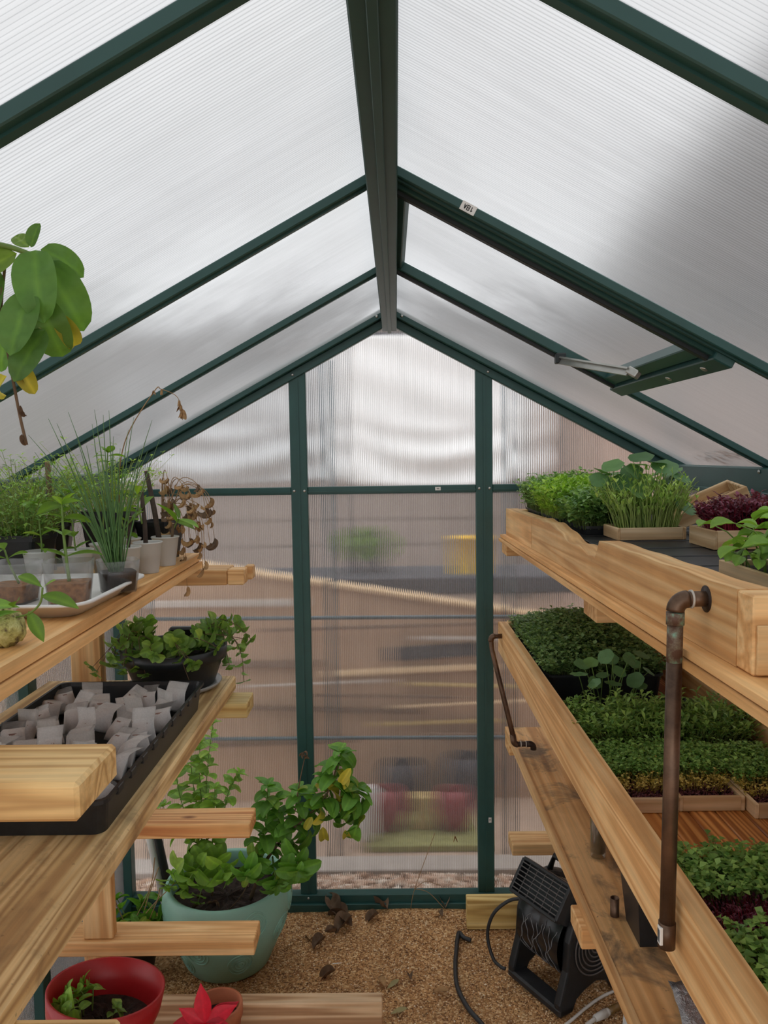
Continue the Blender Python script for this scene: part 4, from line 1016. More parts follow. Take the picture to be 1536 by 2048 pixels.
b = MB(); b.tube(arc((.014, 0, zt-.014), .014, 90, 180, (1, 0, 0), (0, 0, 1)), R_*1.14, 18); cpart('elbow', b, 'copper')
b = MB(); b.tube([(.0195, 0, zt), (.0175, 0, zt)], R_*1.2, 18); cpart('solder_ring', b, 'solder')
b = MB(); b.tube([(0, 0, zt-.0155), (0, 0, zt-.030)], R_*1.15, 18); b.tube([(0, 0, zt-.0302), (-.0005, 0, zt-.075)], R_*1.005, 18); cpart('verdigris_joint', b, 'verdigris')
b = MB(); b.tube([(-.0005, 0, zt-.074), (-.005, 0, .03)], R_, 18); cpart('down_pipe', b, 'copper')
b = MB(); b.tube([(-.005, 0, .031), (-.0055, 0, 0)], R_*1.13, 18); cpart('end_coupling', b, 'copper')
b = MB(); b.box((-.0165, -.008, .006), (-.0125, .001, .028), .0005); b.build('barcode_sticker', M['white_label'], cp)
b = MB()
for k in range(7): b.box((-.0167, -.0072+k*.0011, .009), (-.0166, -.0068+k*.0011, .025))
b.build('bar_lines', M['ink'], cp)
b = MB(); b.tube([(.0362, 0, zt), (.0352, 0, zt)], .016, 20); b.build('rust_ring', M['copper_dark'], cp, True)
c2 = thing('copper_pipe', 'thin copper pipe with three elbows at the far end of the middle shelf', 'pipe', (.304, 2.38, .60))
BT = Vector((.345-.304, 2.20-2.38, .705-.60))
P2 = [(.034, 0, .372), (.012, 0, .372)]+arc((.012, 0, .360), .012, 90, 180, (1, 0, 0), (0, 0, 1))+[(.002, -.006, .33), tuple(BT+Vector((-.001, 0, .012)))]
b = MB(); b.tube(P2, .0075, 14); b.build('down_pipe', M['copper'], c2, True)
b = MB(); b.tube(arc((.012, 0, .360), .012, 90, 195, (1, 0, 0), (0, 0, 1)), .0092, 14); b.build('elbow', M['copper'], c2, True)
b = MB(); b.tube([tuple(BT+Vector((-.002, .004, .016))), tuple(BT)]+arc(BT+Vector((.012, 0, 0)), .012, 180, 270, (1, 0, 0), (0, 0, 1)), .0092, 14); b.build('elbow', M['copper'], c2, True)
E0 = BT+Vector((.012, 0, -.012))
b = MB(); b.tube([E0, E0+Vector((.038, 0, .001))], .0076, 14); b.build('outlet', M['copper_dark'], c2, True)
b = MB(); b.tube([E0+Vector((.026, 0, .0005)), E0+Vector((.034, 0, .001))]+arc(E0+Vector((.034, 0, -.011)), .012, 90, 0, (1, 0, 0), (0, 0, 1), 5)+[tuple(E0+Vector((.046, 0, -.016)))], .0090, 14); b.build('spout', M['copper_dark'], c2, True)
for x in (.008, .023):
    b = MB(); b.tube([E0+Vector((x, 0, .0005)), E0+Vector((x+.002, 0, .0005))], .0094, 14); b.build('solder_ring', M['solder'], c2, True)
# ---- on the stained shelf
n = NT('clear_glass'); g = n.n('BsdfTransparent'); g.inputs[0].default_value = (.93, .95, .94, 1); gl = n.n('BsdfGlossy'); gl.inputs[1].default_value = .08
lw = n.n('LayerWeight'); lw.inputs[0].default_value = .35; mr = n.n('MapRange'); n.link(lw.outputs['Facing'], mr.inputs[0]); mr.inputs[3].default_value = .06; mr.inputs[4].default_value = .6
m = n.n('MixShader'); n.link(mr.outputs[0], m.inputs[0]); n.link(g.outputs[0], m.inputs[1]); n.link(gl.outputs[0], m.inputs[2]); M['glass'] = n.done(m)
plain('murk', srgb(58, 50, 36), .5, .6, 40.)
for (x, y, h, lab) in ((.445, 1.655, .235, 'clear glass vial of murky brown liquid on the stained shelf'), (.492, 1.87, .235, 'half hidden glass vial of murky liquid farther back on the stained shelf')):
    t = thing('glass_vial', lab, 'vial', (x, y, .6455))
    b = MB(); b.lathe([(.012, 0), (.0165, .002), (.0175, .01), (.0175, h), (.0162, h), (.0162, .012), (.010, .009)], 24); b.disc(.012, 0, 24); b.disc(.010, .009, 24); b.build('glass_wall', M['glass'], t, True)
    b = MB(); b.lathe([(.0155, .013), (.0155, .11)], 20); b.disc(.0155, .013, 20); b.disc(.0155, .11, 20); b.build('liquid', M['murk'], t, True)
t = thing('copper_stub', 'short copper pipe stub standing on the stained shelf', 'pipe', (.418, 1.435, .6455))
b = MB(); b.lathe([(.0085, 0), (.0085, .036), (.0075, .036), (.0075, .001)], 20); b.build('tube', M['copper'], t, True)
t = thing('catch_tub', 'small deep black plastic tub under the copper drain pipe', 'tub', (.470, 1.375, .6455))
b = MB(); L1_ = [(-.034, -.036, 0), (.034, -.036, 0), (.034, .046, 0), (-.034, .046, 0)]; L2_ = [(-.043, -.05, .105), (.043, -.05, .105), (.043, .062, .105), (-.043, .062, .105)]
L3_ = [(x*.94, y*.94, z) for x, y, z in L2_]; L4_ = [(x*.94, y*.94, z+.003) for x, y, z in L1_]; L0_ = [(x*1.08, y*1.06, z) for x, y, z in L2_]; L5_ = [(x*1.08, y*1.06, z-.005) for x, y, z in L2_]
b.add(L1_+L2_+L5_+L0_+L3_+L4_, [(i*4+k, i*4+(k+1) % 4, (i+1)*4+(k+1) % 4, (i+1)*4+k) for i in range(5) for k in range(4)]+[(3, 2, 1, 0), (20, 21, 22, 23)])
b.build('tub_body', M['black_plastic'], t)
n = NT('foil'); v = n.coords(); z = n.noise(v, 90, 4, .7); M['foil'] = n.done(n.principled(srgb(190, 190, 192), .3, Metallic=.9, Normal=n.bump(z, .8, .006)))
b = MB(); vs = []
for i in range(31):
    y = .62+.62*i/30
    for j in range(4): vs.append((.455+.03*math.sin(5*y)+j*.014+random.uniform(-.003, .003), y, .6462+abs(math.sin(j*1.3+i))*.006+j*.002))
b.add(vs, [(i*4+j, i*4+j+1, (i+1)*4+j+1, (i+1)*4+j) for i in range(30) for j in range(3)]); o = b.build('foil_strip', M['foil'], None, True); recentre(o, (.47, .9, .6462))
md = o.modifiers.new('thick', 'SOLIDIFY'); md.thickness = .0006; tag(o, 'crinkled silver foil strip lying on the stained shelf under the grow tray', 'foil')
# ================================================================= left side
# ---- black tray of seed bags on the plank shelf
T, w, d = tray_thing('seedling_tray', 'long black plastic tray holding dozens of white seed bags', 'tray', -.765, -.434, 1.105, 1.725, .9775, .058, 'plastic', fill=0)
for k in range(9):
    b = MB(); b.box((w-.004, -d+.05+k*.06, .046), (w+.0015, -d+.075+k*.06, .0585), .001); b.build('rim_notch', M['black_plastic'], T)
n = NT('tea_fabric'); v = n.coords(); z = n.noise(v, 300, 3, .6)
df = n.n('BsdfDiffuse'); df.inputs[0].default_value = srgb(246, 245, 243); tl = n.n('BsdfTranslucent'); tl.inputs[0].default_value = srgb(246, 245, 243); tr = n.n('BsdfTransparent')
m1 = n.n('MixShader'); m1.inputs[0].default_value = .4; n.link(df.outputs[0], m1.inputs[1]); n.link(tl.outputs[0], m1.inputs[2])
m2 = n.n('MixShader'); fr = n.ramp(z, [(.3, (.12, .12, .12, 1)), (.7, (.24, .24, .24, 1))]); n.link(fr, m2.inputs[0]); n.link(m1.outputs[0], m2.inputs[1]); n.link(tr.outputs[0], m2.inputs[2]); M['tea'] = n.done(m2)
def pouch(W, H, Tk, cut, bend, seed, k=1.0):
    r = random.Random(seed); nu, nv = 9, 12; vs = []; skew = r.uniform(-.15, .15)
    for s in (-1, 1):
        for j in range(nv+1):
            v = j/nv*cut
            for i in range(nu+1):
                u = i/nu; e = 1-abs(2*u-1)**2.6
                th = Tk*max(0, math.sin(math.pi*min(1, (v+.06)/.80)))**.7*e
                wd = W*(.92+.08*math.cos(v*5))*(1 if v < .8 else 1-.06*(v-.8)/.2)
                z = H*v; y = s*th/2*k+bend*max(0, v-.62)**1.3*H*1.8+.0012*math.sin(9*u+7*v+seed)*k
                vs.append(((u-.5)*wd*k+skew*z*.3, y, z+(.0015 if k < 1 else 0)))
    m = nu+1; o = (nv+1)*m; fs = []
    for j in range(nv):
        for i in range(nu):
            a = j*m+i; fs.append((a, a+1, a+m+1, a+m)); fs.append((o+a, o+a+m, o+a+m+1, o+a+1))
    for j in range(nv):
        a = j*m; fs.append((a, a+m, o+a+m, o+a)); a = j*m+nu; fs.append((a, o+a, o+a+m, a+m))
    for i in range(nu):
        fs.append((i, o+i, o+i+1, i+1)); a = nv*m+i; fs.append((a, a+1, o+a+1, o+a))
    b = MB(); b.add(vs, fs); return b
pm = [(pouch(.050, .066, .030, 1.0, bd, sd).mesh('seed_bag_pouch', M['tea'], True), pouch(.050, .066, .030, .56, bd, sd, .93).mesh('seed_bag_soil', M['peat_purple'] if 'peat_purple' in M else M['soil'], True)) for bd, sd in ((.9, 1), (-.7, 2), (.3, 3), (1.3, 4), (-.3, 5))]
rb = random.Random(12); cells = []
for j in range(8):
    for i in range(5):
        cells.append((-.730+.058*i+rb.uniform(-.009, .009)+(.016 if j % 2 else -.006), 1.225+.060*j+rb.uniform(-.008, .008)))
for k, (x, y) in enumerate(cells):
    if k in (0, 1, 2): y += .01
    rw = ('front', 'second', 'third', 'fourth', 'fifth', 'sixth', 'seventh', 'rearmost')[k//5]; cw_ = ('leftmost', 'second from the left', 'middle', 'second from the right', 'rightmost')[k % 5]
    t = thing('seed_bag', 'white gauzy seed bag, %s in the %s row of the black tray' % (cw_, rw), 'seed bag', (x, y, .984+rb.uniform(0, .008)), 0, 'seed bags in the black tray')
    t.rotation_euler = (math.radians(rb.uniform(-48, -20)), math.radians(rb.uniform(-16, 16)), math.radians(rb.uniform(-38, 38)))
    a, c = pm[rb.randrange(5)]; put('pouch', a, t); put('soil_fill', c, t)
t = thing('seed_bag', 'white seed bag slumped flat at the front right corner of the black tray', 'seed bag', (-.475, 1.20, .986), 0, 'seed bags in the black tray'); t.rotation_euler = (math.radians(-58), math.radians(38), math.radians(30))
put('pouch', pm[2][0], t); put('soil_fill', pm[2][1], t)
# ---- black round planter with creeping fig
t = thing('creeper_planter', 'round black planter with trailing creeping vine on the plank shelf end', 'planter', (-.545, 1.87, .9775))
b = MB(); b.lathe([(.090, .0), (.108, .006), (.114, .014), (.112, .016), (.094, .010)], 36); b.disc(.09, 0, 36); b.disc(.095, .010, 36); b.build('saucer', M['saucer_clear'], t, True)
b = MB(); b.lathe([(.096, .0105), (.118, .072), (.127, .075), (.129, .104), (.123, .104), (.119, .08), (.112, .07)], 40); b.disc(.096, .0105, 40); b.build('pot', M['black_plastic'], t, True)
b = MB(); b.box((-.045, .105, .088), (.025, .13, .125), .006); b.build('grip_tab', M['black_plastic'], t)
b = MB(); b.disc(.115, .080, 36, rough=.004); b.build('potting_soil', M['soil'], t)
rc = random.Random(3)
for k in range(26):
    a = rc.uniform(2.5, 5.6) if k < 19 else rc.uniform(-.5, .9); rr = rc.uniform(.02, .07); out = rc.uniform(.12, .19)
    p0 = Vector((rr*math.cos(a), rr*math.sin(a), .082)); p1 = Vector((.115*math.cos(a), .115*math.sin(a), .14+rc.uniform(-.01, .02))); p2 = Vector((out*math.cos(a+.2), out*math.sin(a+.2), .10+rc.uniform(-.06, .03)))
    shoot(t, [p0, p0.lerp(p1, .5)+Vector((0, 0, .02)), p1, p2], .0012, .0008, 'creep', 6, 1.35, 1.0, .1, True, M['stem_brown'], 2, .3, .5, rc)
shoot(t, [(.05, 0, .10), (.10, -.02, .155), (.15, -.03, .13), (.172, -.03, .085), (.176, -.03, .02)], .0012, .0008, 'creep', 11, 1.2, .8, .1, False, M['stem_brown'], 2, .3, .5, rc)
shoot(t, [(.03, .03, .10), (.09, .03, .16), (.15, .02, .15), (.19, .0, .118)], .0012, .0008, 'creep', 9, 1.35, .8, .1, True, M['stem_brown'], 2, .3, .5, rc)
# ---- upper shelf: foam tray
t = thing('foam_tray', 'shallow white foam tray on the upper left shelf under three clear cups', 'tray', (-.625, 1.245, 1.3105))
def rr_loop(w, d, z, r, n=5):
    o = []
    for sx, sy, a0 in ((1, 1, 0), (-1, 1, 90), (-1, -1, 180), (1, -1, 270)):
        for k in range(n+1):
            a = math.radians(a0+90*k/n); o.append((sx*(w-r)+r*math.cos(a), sy*(d-r)+r*math.sin(a), z))
    return o
loops = [rr_loop(.150, .125, .0, .03), rr_loop(.172, .152, .020, .04), rr_loop(.176, .156, .020, .04), rr_loop(.176, .156, .0235, .04), rr_loop(.168, .148, .0235, .036), rr_loop(.148, .123, .004, .03)]
m_ = len(loops[0]); b = MB(); b.add([q for l in loops for q in l], [(i*m_+k, i*m_+(k+1) % m_, (i+1)*m_+(k+1) % m_, (i+1)*m_+k) for i in range(5) for k in range(m_)]+[tuple(range(m_))[::-1], tuple(5*m_+k for k in range(m_))])
b.build('tray_body', M['white_foam'], t, True)
n = NT('clear_film'); g = n.n('BsdfTransparent'); g.inputs[0].default_value = (.93, .93, .93, 1); gl = n.n('BsdfGlossy'); gl.inputs[1].default_value = .15; df = n.n('BsdfTranslucent')
lw = n.n('LayerWeight'); lw.inputs[0].default_value = .3; mr = n.n('MapRange'); n.link(lw.outputs['Facing'], mr.inputs[0]); mr.inputs[3].default_value = .08; mr.inputs[4].default_value = .5
ms = n.n('MixShader'); ms.inputs[0].default_value = .5; n.link(gl.outputs[0], ms.inputs[1]); n.link(df.outputs[0], ms.inputs[2]); m = n.n('MixShader'); n.link(mr.outputs[0], m.inputs[0]); n.link(g.outputs[0], m.inputs[1]); n.link(ms.outputs[0], m.inputs[2]); M['film'] = n.done(m)
def film_cup(label, loc, w, h, med, medh, rot=0.0):
    t = thing('clear_cup', label, 'cup', loc, rot)
    lp = [rr_loop(w*.78, w*.78, 0.0, .012, 4), rr_loop(w*.9, w*.9, h*.5, .014, 4), rr_loop(w, w, h, .015, 4), rr_loop(w*.97, w*.97, h, .015, 4), rr_loop(w*.87, w*.87, h*.5, .013, 4), rr_loop(w*.75, w*.75, .002, .011, 4)]
    m = len(lp[0]); b = MB(); b.add([(x+.0015*math.sin(3*z*60+x*90), y, z) for l in lp for x, y, z in l], [(i*m+k, i*m+(k+1) % m, (i+1)*m+(k+1) % m, (i+1)*m+k) for i in range(5) for k in range(m)]+[tuple(range(m))[::-1]]); b.build('cup_wall', M['film'], t, True)
    a = rr_loop(w*.745, w*.745, .003, .01, 4); c = rr_loop(w*.85, w*.85, medh, .011, 4); b = MB(); b.add(a+c, [(k, (k+1) % m, m+(k+1) % m, m+k) for k in range(m)]+[tuple(range(m))[::-1], tuple(m+k for k in range(m))]); b.build('growing_medium', M[med], t)
    return t
ZT = 1.3150
rl = random.Random(31)
c1 = film_cup('clear plastic cup of peat with a long leaf cutting, middle of the foam tray', (-.520, 1.215, ZT), .036, .068, 'peat', .034, .2)
shoot(c1, [(0, 0, .034), (-.005, .01, .07), (-.01, .02, .12), (-.012, .03, .155)], .003, .0018, 'cut', 4, 1.3, 1.1, .35, True, M['stem_green'], 2, .35, .3, rl)
c2_ = film_cup('clear plastic cup of peat with a yellowish round leaf, left in the foam tray', (-.615, 1.225, ZT), .038, .066, 'peat', .030, -.1)
shoot(c2_, [(.01, 0, .03), (-.004, 0, .06), (-.012, 0, .085)], .002, .0015, 'obov', 2, 1.0, .95, .7, False, M['stem_green'], 2, .5, .4, rl)
c3 = film_cup('clear plastic cup of black roots with a clump of tall chives', (-.478, 1.315, ZT), .034, .055, 'soil', .035, .5)
rv = random.Random(8)
for k in range(56):
    a = rv.uniform(0, 6.28); L_ = rv.uniform(.10, .29); sp = rv.uniform(.0, .38); d_ = Vector((math.cos(a)*sp-.10, math.sin(a)*sp*.8+.05, 1)).normalized(); p0 = Vector((rv.uniform(-.014, .008), rv.uniform(-.012, .012), .034))
    droop = Vector((math.cos(a), math.sin(a), -.5))*L_*rv.uniform(0, .28 if sp > .2 else .06)
    b = MB(); b.tube(bez(p0, p0+d_*L_*.55, p0+d_*L_+droop, 7), [.0014, .0014, .0013, .0011, .0009, .0007, .0003], 5); b.build('blade', M['chive'] if 'chive' in M else M['stem_green'], c3, True)
# ---- white cups of cuttings
n = NT('cup_plastic'); p = n.principled(srgb(226, 226, 224), .4); tl = n.n('BsdfTranslucent'); tl.inputs[0].default_value = srgb(230, 230, 228); tr = n.n('BsdfTransparent'); m1 = n.n('MixShader'); m1.inputs[0].default_value = .35; n.link(p.outputs[0], m1.inputs[1]); n.link(tl.outputs[0], m1.inputs[2])
m2 = n.n('MixShader'); m2.inputs[0].default_value = .12; n.link(m1.outputs[0], m2.inputs[1]); n.link(tr.outputs[0], m2.inputs[2]); M['cup'] = n.done(m2)
cup_b = MB(); cup_b.lathe([(.020, 0), (.0285, .060), (.0300, .0605), (.0302, .063), (.0290, .0635), (.0275, .062), (.0190, .002)], 28); cup_b.disc(.020, 0, 28); cup_me = cup_b.mesh('cup_wall', M['cup'], True)
md_b = MB(); md_b.lathe([(.0188, .003), (.0235, .036)], 20); md_b.disc(.0188, .003, 20); md_b.disc(.0235, .036, 20, rough=.001); md_me = md_b.mesh('cup_medium', M['soil'], True)
cups = [(-.497, 1.665, 'white plastic cup with two dark cuttings, nearest the end of the upper shelf'), (-.502, 1.560, 'white plastic cup in front of the end cup with a thick dark stick'),
        (-.520, 1.480, 'white plastic cup just behind the chives holding a thin stick'), (-.585, 1.545, 'white plastic cup second row, right of the black square pot'), (-.600, 1.445, 'white plastic cup behind the middle clear cup'), (-.665, 1.43, 'white plastic cup behind the left clear cup'), (-.572, 1.64, 'white plastic cup in the back row beside the square pot')]
CT = []
for x, y, lab in cups:
    t = thing('white_cup', lab, 'cup', (x, y, 1.3105)); put('cup_wall', cup_me, t); put('medium', md_me, t); CT.append(t)
def stick(t, a, b_, r, mat='stick_dark', tip=True):
    m = MB(); a = Vector(a); b_ = Vector(b_); m.tube([a, a.lerp(b_, .5)+Vector((.002, 0, 0)), b_], [r, r*.95, r*.8], 8); o = m.build('cutting_stick', M[mat], t, True)
    if tip: c = MB(); d_ = (b_-a).normalized(); c.tube([b_, b_+d_*.001], r*.72, 8); c.build('cut_end', M['plank_pale'], o)
stick(CT[0], (-.010, .0, .03), (-.042, .02, .205), .0062); stick(CT[0], (.006, .005, .03), (.016, .01, .09), .0035, 'stem_brown')
shoot(CT[0], [(.014, .01, .075), (.022, .01, .09), (.028, .01, .10)], .002, .0015, 'cut', 2, 1.5, 1.3, .6, False, M['stem_green'], 2, .5, .2, rl)
stick(CT[1], (-.004, 0, .03), (-.012, .01, .165), .005); shoot(CT[1], [(-.010, 0, .10), (-.014, -.004, .13), (-.016, -.006, .16)], .002, .0014, 'obov', 2, 1.2, 1.1, .4, False, M['stem_green'], 2, .6, .3, rl)
stick(CT[2], (.0, 0, .03), (.008, .01, .12), .004); shoot(CT[2], [(.004, 0, .08), (.0, -.006, .10), (-.004, -.01, .125)], .0018, .0012, 'obov', 2, 1.0, 1.1, .4, False, M['stem_green'], 2, .7, .3, rl)
shoot(CT[3], [(0, 0, .03), (.0, .0, .12), (.012, 0, .22), (.014, 0, .245)], .0018, .0010, 'cut', 4, .7, .8, .55, True, M['stem_green'], 2, .4, .3, rl)
shoot(CT[4], [(0, 0, .03), (-.005, 0, .09), (-.01, 0, .17)], .0018, .0012, 'cut', 5, .9, .9, .3, True, M['stem_green'], 2, .4, .3, rl)
shoot(CT[5], [(0, 0, .03), (.005, 0, .07), (.0, 0, .15)], .0018, .0012, 'cut', 5, .9, .8, .3, True, M['stem_green'], 2, .4, .3, rl)
shoot(CT[6], [(0, 0, .03), (.0, .01, .10), (-.01, .01, .19)], .0018, .0012, 'mint', 5, .8, .7, .3, True, M['stem_green'], 2, .4, .3, rl)
# ---- black nursery pots
def square_pot(label, loc, w, h, rot=0.0):
    t = thing('nursery_pot', label, 'pot', loc, rot); lp = [rr_loop(w*.74, w*.74, 0, .008, 3), rr_loop(w*.97, w*.97, h-.012, .010, 3), rr_loop(w, w, h-.012, .010, 3), rr_loop(w, w, h, .010, 3), rr_loop(w*.93, w*.93, h, .010, 3), rr_loop(w*.88, w*.88, h*.8, .009, 3)]
    m = len(lp[0]); b = MB(); b.add([q for l in lp for q in l], [(i*m+k, i*m+(k+1) % m, (i+1)*m+(k+1) % m, (i+1)*m+k) for i in range(5) for k in range(m)]+[tuple(range(m))[::-1]]); b.build('pot_wall', M['black_plastic'], t)
    b = MB(); b.add(rr_loop(w*.89, w*.89, h*.82, .009, 3), [tuple(range(m))]); b.build('potting_soil', M['soil'], t); return t
p1 = square_pot('square black nursery pot with straggly herbs and a tall dry seed stalk', (-.640, 1.735, 1.3105), .055, .118, .1)
p2 = square_pot('square black nursery pot with a withered drooping brown plant at shelf end', (-.545, 1.79, 1.3105), .044, .088, -.2)
p3 = square_pot('black nursery pot of thyme by the left wall on the upper shelf', (-.775, 1.70, 1.3105), .06, .10, .3)
p4 = square_pot('black nursery pot of oregano at the left behind the clear cups', (-.735, 1.50, 1.3105), .055, .09, 0)
sprouts('thyme', p3, 'sprout_bright', 190, -.055, .055, -.055, .055, .085, .09, .3, .012, .006, 2, .4, .7, .0007, .03, 81, levels=4)
sprouts('oregano', p4, 'sprout_mid', 190, -.05, .05, -.05, .05, .075, .085, .3, .013, .007, 2, .4, .8, .0007, .03, 82, levels=4)
sprouts('straggly_herb', p1, 'sprout_bright', 120, -.045, .045, -.045, .045, .098, .09, .35, .014, .006, 2, .4, .8, .0007, .02, 83, levels=3)
for k in range(7):
    a = k*.9; shoot(p4, [(.02*math.cos(a), .02*math.sin(a), .075), (.05*math.cos(a), .05*math.sin(a), .13), (.09*math.cos(a), .08*math.sin(a), .15+.01*(k % 3))], .001, .0007, 'creep', 5, .7, .5, .2, True, M['stem_green'], 2, .3, .4, rl)
# tall dry seed stalk
dp = [(.046, -.135, 0)]
P_ = spline([(.03, -.03, .10), (.046, -.10, .19), (.075, -.135, .28), (.135, -.14, .372), (.148, -.135, .376), (.178, -.135, .362), (.190, -.135, .335)], 6)
b = MB(); b.tube(P_, [.0016-.0010*i/(len(P_)-1) for i in range(len(P_))], 5); b.build('dry_stalk', M['dry_stem'] if 'dry_stem' in M else M['dry_leaf'], p1, True)
for i, s in ((18, .5), (24, .45), (32, .55), (34, .8), (36, .9), (36, .8)):
    put_leaf(p1, LM['dry%d' % (i % 4)], P_[min(i, len(P_)-1)], (rl.uniform(-.3, .3), rl.uniform(-.3, .3), -1), (0, 1, 0), s, 0, 'seed_pod')
# withered plant
for k in range(15):
    a = rl.uniform(-.9, 1.2); q0 = Vector((.02*math.cos(a), .02*math.sin(a), .075)); hgt = rl.uniform(.06, .125); out = rl.uniform(.05, .12)
    q1 = q0+Vector((.4*out*math.cos(a), .4*out*math.sin(a), hgt)); q2 = q0+Vector((out*math.cos(a), out*math.sin(a), hgt*.8)); q3 = q0+Vector((out*1.2*math.cos(a), out*1.2*math.sin(a), hgt*rl.uniform(-.4, .6)))
    Q = spline([q0, q1, q2, q3], 5); b = MB(); b.tube(Q, [.0012-.0007*i/(len(Q)-1) for i in range(len(Q))], 5); b.build('dry_stem', M['dry_stem'] if 'dry_stem' in M else M['dry_leaf'], p2, True)
    for i in (9, 12, 15): put_leaf(p2, LM[('drk' if rl.random() < .3 else 'dry')+str(rl.randrange(4))], Q[i], (rl.uniform(-.5, .5), rl.uniform(-.5, .5), -1), (1, 0, 0), rl.uniform(.5, 1.0), 0, 'dry_leaf')
for (dx, dz) in ((.115, -.02), (.108, .02), (.075, -.06), (.07, -.02), (.12, .0)):
    Q = spline([(.02, -.02, .08), (dx*.5, -.03, .13), (dx, -.035, .10), (dx+.006, -.035, dz)], 5); b = MB(); b.tube(Q, .0007, 5); b.build('dry_stem', M['dry_leaf'], p2, True)
    for q in range(3): put_leaf(p2, LM['dry%d' % q], Q[-1-q*2], (rl.uniform(-.5, .5), -.2, -1), (0, 1, 0), rl.uniform(.6, .95), 0, 'dry_leaf')
# stake and scattered long grass blades
t = thing('wooden_stake', 'brown round wooden stake standing in the thyme pot', 'stake', (-.72, 1.615, 1.3105)); b = MB(); b.tube([(0, 0, 0), (-.004, 0, .228)], .0055, 10); b.build('rod', M['stem_brown'], t, True); b = MB(); b.tube([(-.004, 0, .228), (-.004, 0, .2295)], .0054, 10); b.build('cut_end', M['plank_pale'], t, True)
# crumpled clear bag
b = MB(); vs = []; rz_ = random.Random(77); nth, nph = 22, 10
for j in range(nph+1):
    ph = math.pi*j/nph
    for i in range(nth):
        a = 2*math.pi*i/nth; q = 1+rz_.uniform(-.16, .16); vs.append((.055*q*math.sin(ph)*math.cos(a), .05*q*math.sin(ph)*math.sin(a), .020+.020*q*math.cos(ph)))
b.add(vs, [(j*nth+i, j*nth+(i+1) % nth, (j+1)*nth+(i+1) % nth, (j+1)*nth+i) for j in range(nph) for i in range(nth)]); o = b.build('crumpled_bag', M['film'], None, False, (-.545, 1.085, 1.3125)); o.location = (-.575, 1.03, 1.3110); tag(o, 'crumpled clear plastic bag lying before the foam tray', 'bag')
# moss wrapped cutting near the camera
t = thing('moss_ball', 'yellow green moss wrapped root ball with a leafy sprig at the shelf edge', 'plant', (-.487, .952, 1.3105))
b = MB(); vs = []; rm = random.Random(5)
for j in range(9):
    ph = math.pi*j/8
    for i in range(16):
        a = 2*math.pi*i/16; q = 1+rm.uniform(-.14, .14); vs.append((.024*q*math.sin(ph)*math.cos(a)-.006, .026*q*math.sin(ph)*math.sin(a), .022+.023*q*math.cos(ph)))
b.add(vs, [(j*16+i, j*16+(i+1) % 16, (j+1)*16+(i+1) % 16, (j+1)*16+i) for j in range(8) for i in range(16)])
n = NT('moss'); v = n.coords(); z = n.noise(v, 70, 5, .7); c = n.ramp(z, [(.35, srgb(84, 66, 50)), (.5, srgb(186, 182, 108)), (.65, srgb(214, 212, 150))]); M['moss'] = n.done(n.principled(c, .7, Normal=n.bump(z, .8, .006)))
b.build('moss', M['moss'], t, True)
P_ = spline([(.005, 0, .035), (.03, -.01, .042), (.045, -.01, .055), (.05, -.012, .075)], 5); b = MB(); b.tube(P_, .0013, 6); b.build('stem', M['stem_green'], t, True)
for pos, dr, s, kk in (((.05, -.012, .075), (-.7, -.1, .55), .75, 'obov1'), ((.05, -.012, .075), (.6, -.1, .4), .45, 'obov0'), ((.048, -.012, .065), (1, -.15, -.12), 1.1, 'cut1'), ((.03, -.01, .045), (.45, -.05, -.9), .95, 'cut0'), ((.02, -.01, .05), (-1, -.3, .35), 1.15, 'obov2'), ((.02, -.01, .045), (-.9, -.4, -.05), 1.0, 'obov1'), ((.012, -.01, .05), (.25, -.4, .3), .7, 'obov3')):
    put_leaf(t, LM[kk], pos, dr, (0, -.35, 1), s, rl.uniform(-.3, .3))
# ---- tall basil leaning in from the left
t = thing('tall_basil', 'large basil branch drooping into view at the upper left from a pot on the shelf', 'basil plant', (-.700, .60, 1.3105))
b = MB(); b.lathe([(.045, 0), (.062, .11), (.066, .112), (.066, .125), (.060, .125), (.055, .10)], 28); b.disc(.045, 0, 28); b.build('pot', M['clay'], t, True); b = MB(); b.disc(.056, .102, 24, rough=.002); b.build('potting_soil', M['soil'], t)
P_ = spline([(0, 0, .10), (.04, .02, .25), (.12, .06, .37), (.24, .10, .435), (.325, .135, .435), (.362, .14, .425)], 6); b = MB(); b.tube(P_, [.0045-.0022*i/(len(P_)-1) for i in range(len(P_))], 8); b.build('stem', M['stem_green'], t, True)
B0 = Vector((-.700, .60, 1.3105))
def bl(x, y, z): return Vector((x*.78, y*.78, 1.542+(z-1.542)*.78))-B0
hb_ = [((-.430, .945, 1.795), (.15, -.5, -.75), 1.5, 'near1'), ((-.425, .955, 1.785), (.55, -.1, -.9), 1.55, 'near1'), ((-.455, .95, 1.793), (-.85, -.3, -.45), 1.25, 'near0'), ((-.43, .96, 1.80), (.95, .1, -.35), .95, 'near1'),
      ((-.44, .95, 1.80), (-.4, .2, .35), .6, 'near0'), ((-.437, .95, 1.80), (.2, -.2, .5), .5, 'near3'), ((-.432, .935, 1.745), (-.28, -.35, -.9), 1.35, 'near0'), ((-.428, .94, 1.74), (.35, -.2, -.95), 1.4, 'near2'),
      ((-.475, .95, 1.77), (-.5, -.2, -.9), 1.3, 'near1'), ((-.42, .94, 1.70), (-.55, -.3, -.85), 1.2, 'near0'), ((-.415, .955, 1.72), (.55, .1, -.75), 1.0, 'yel1'), ((-.46, .945, 1.665), (.45, -.1, -.85), .9, 'yel0'), ((-.468, .95, 1.71), (-.3, -.2, -.95), 1.0, 'near3'), ((-.47, .94, 1.645), (-.6, -.1, -.4), .8, 'yel2')]
for p, dr, s, kk in hb_: put_leaf(t, LM[kk], bl(*p), dr, (.1, -1, .5), s*.8, 0)
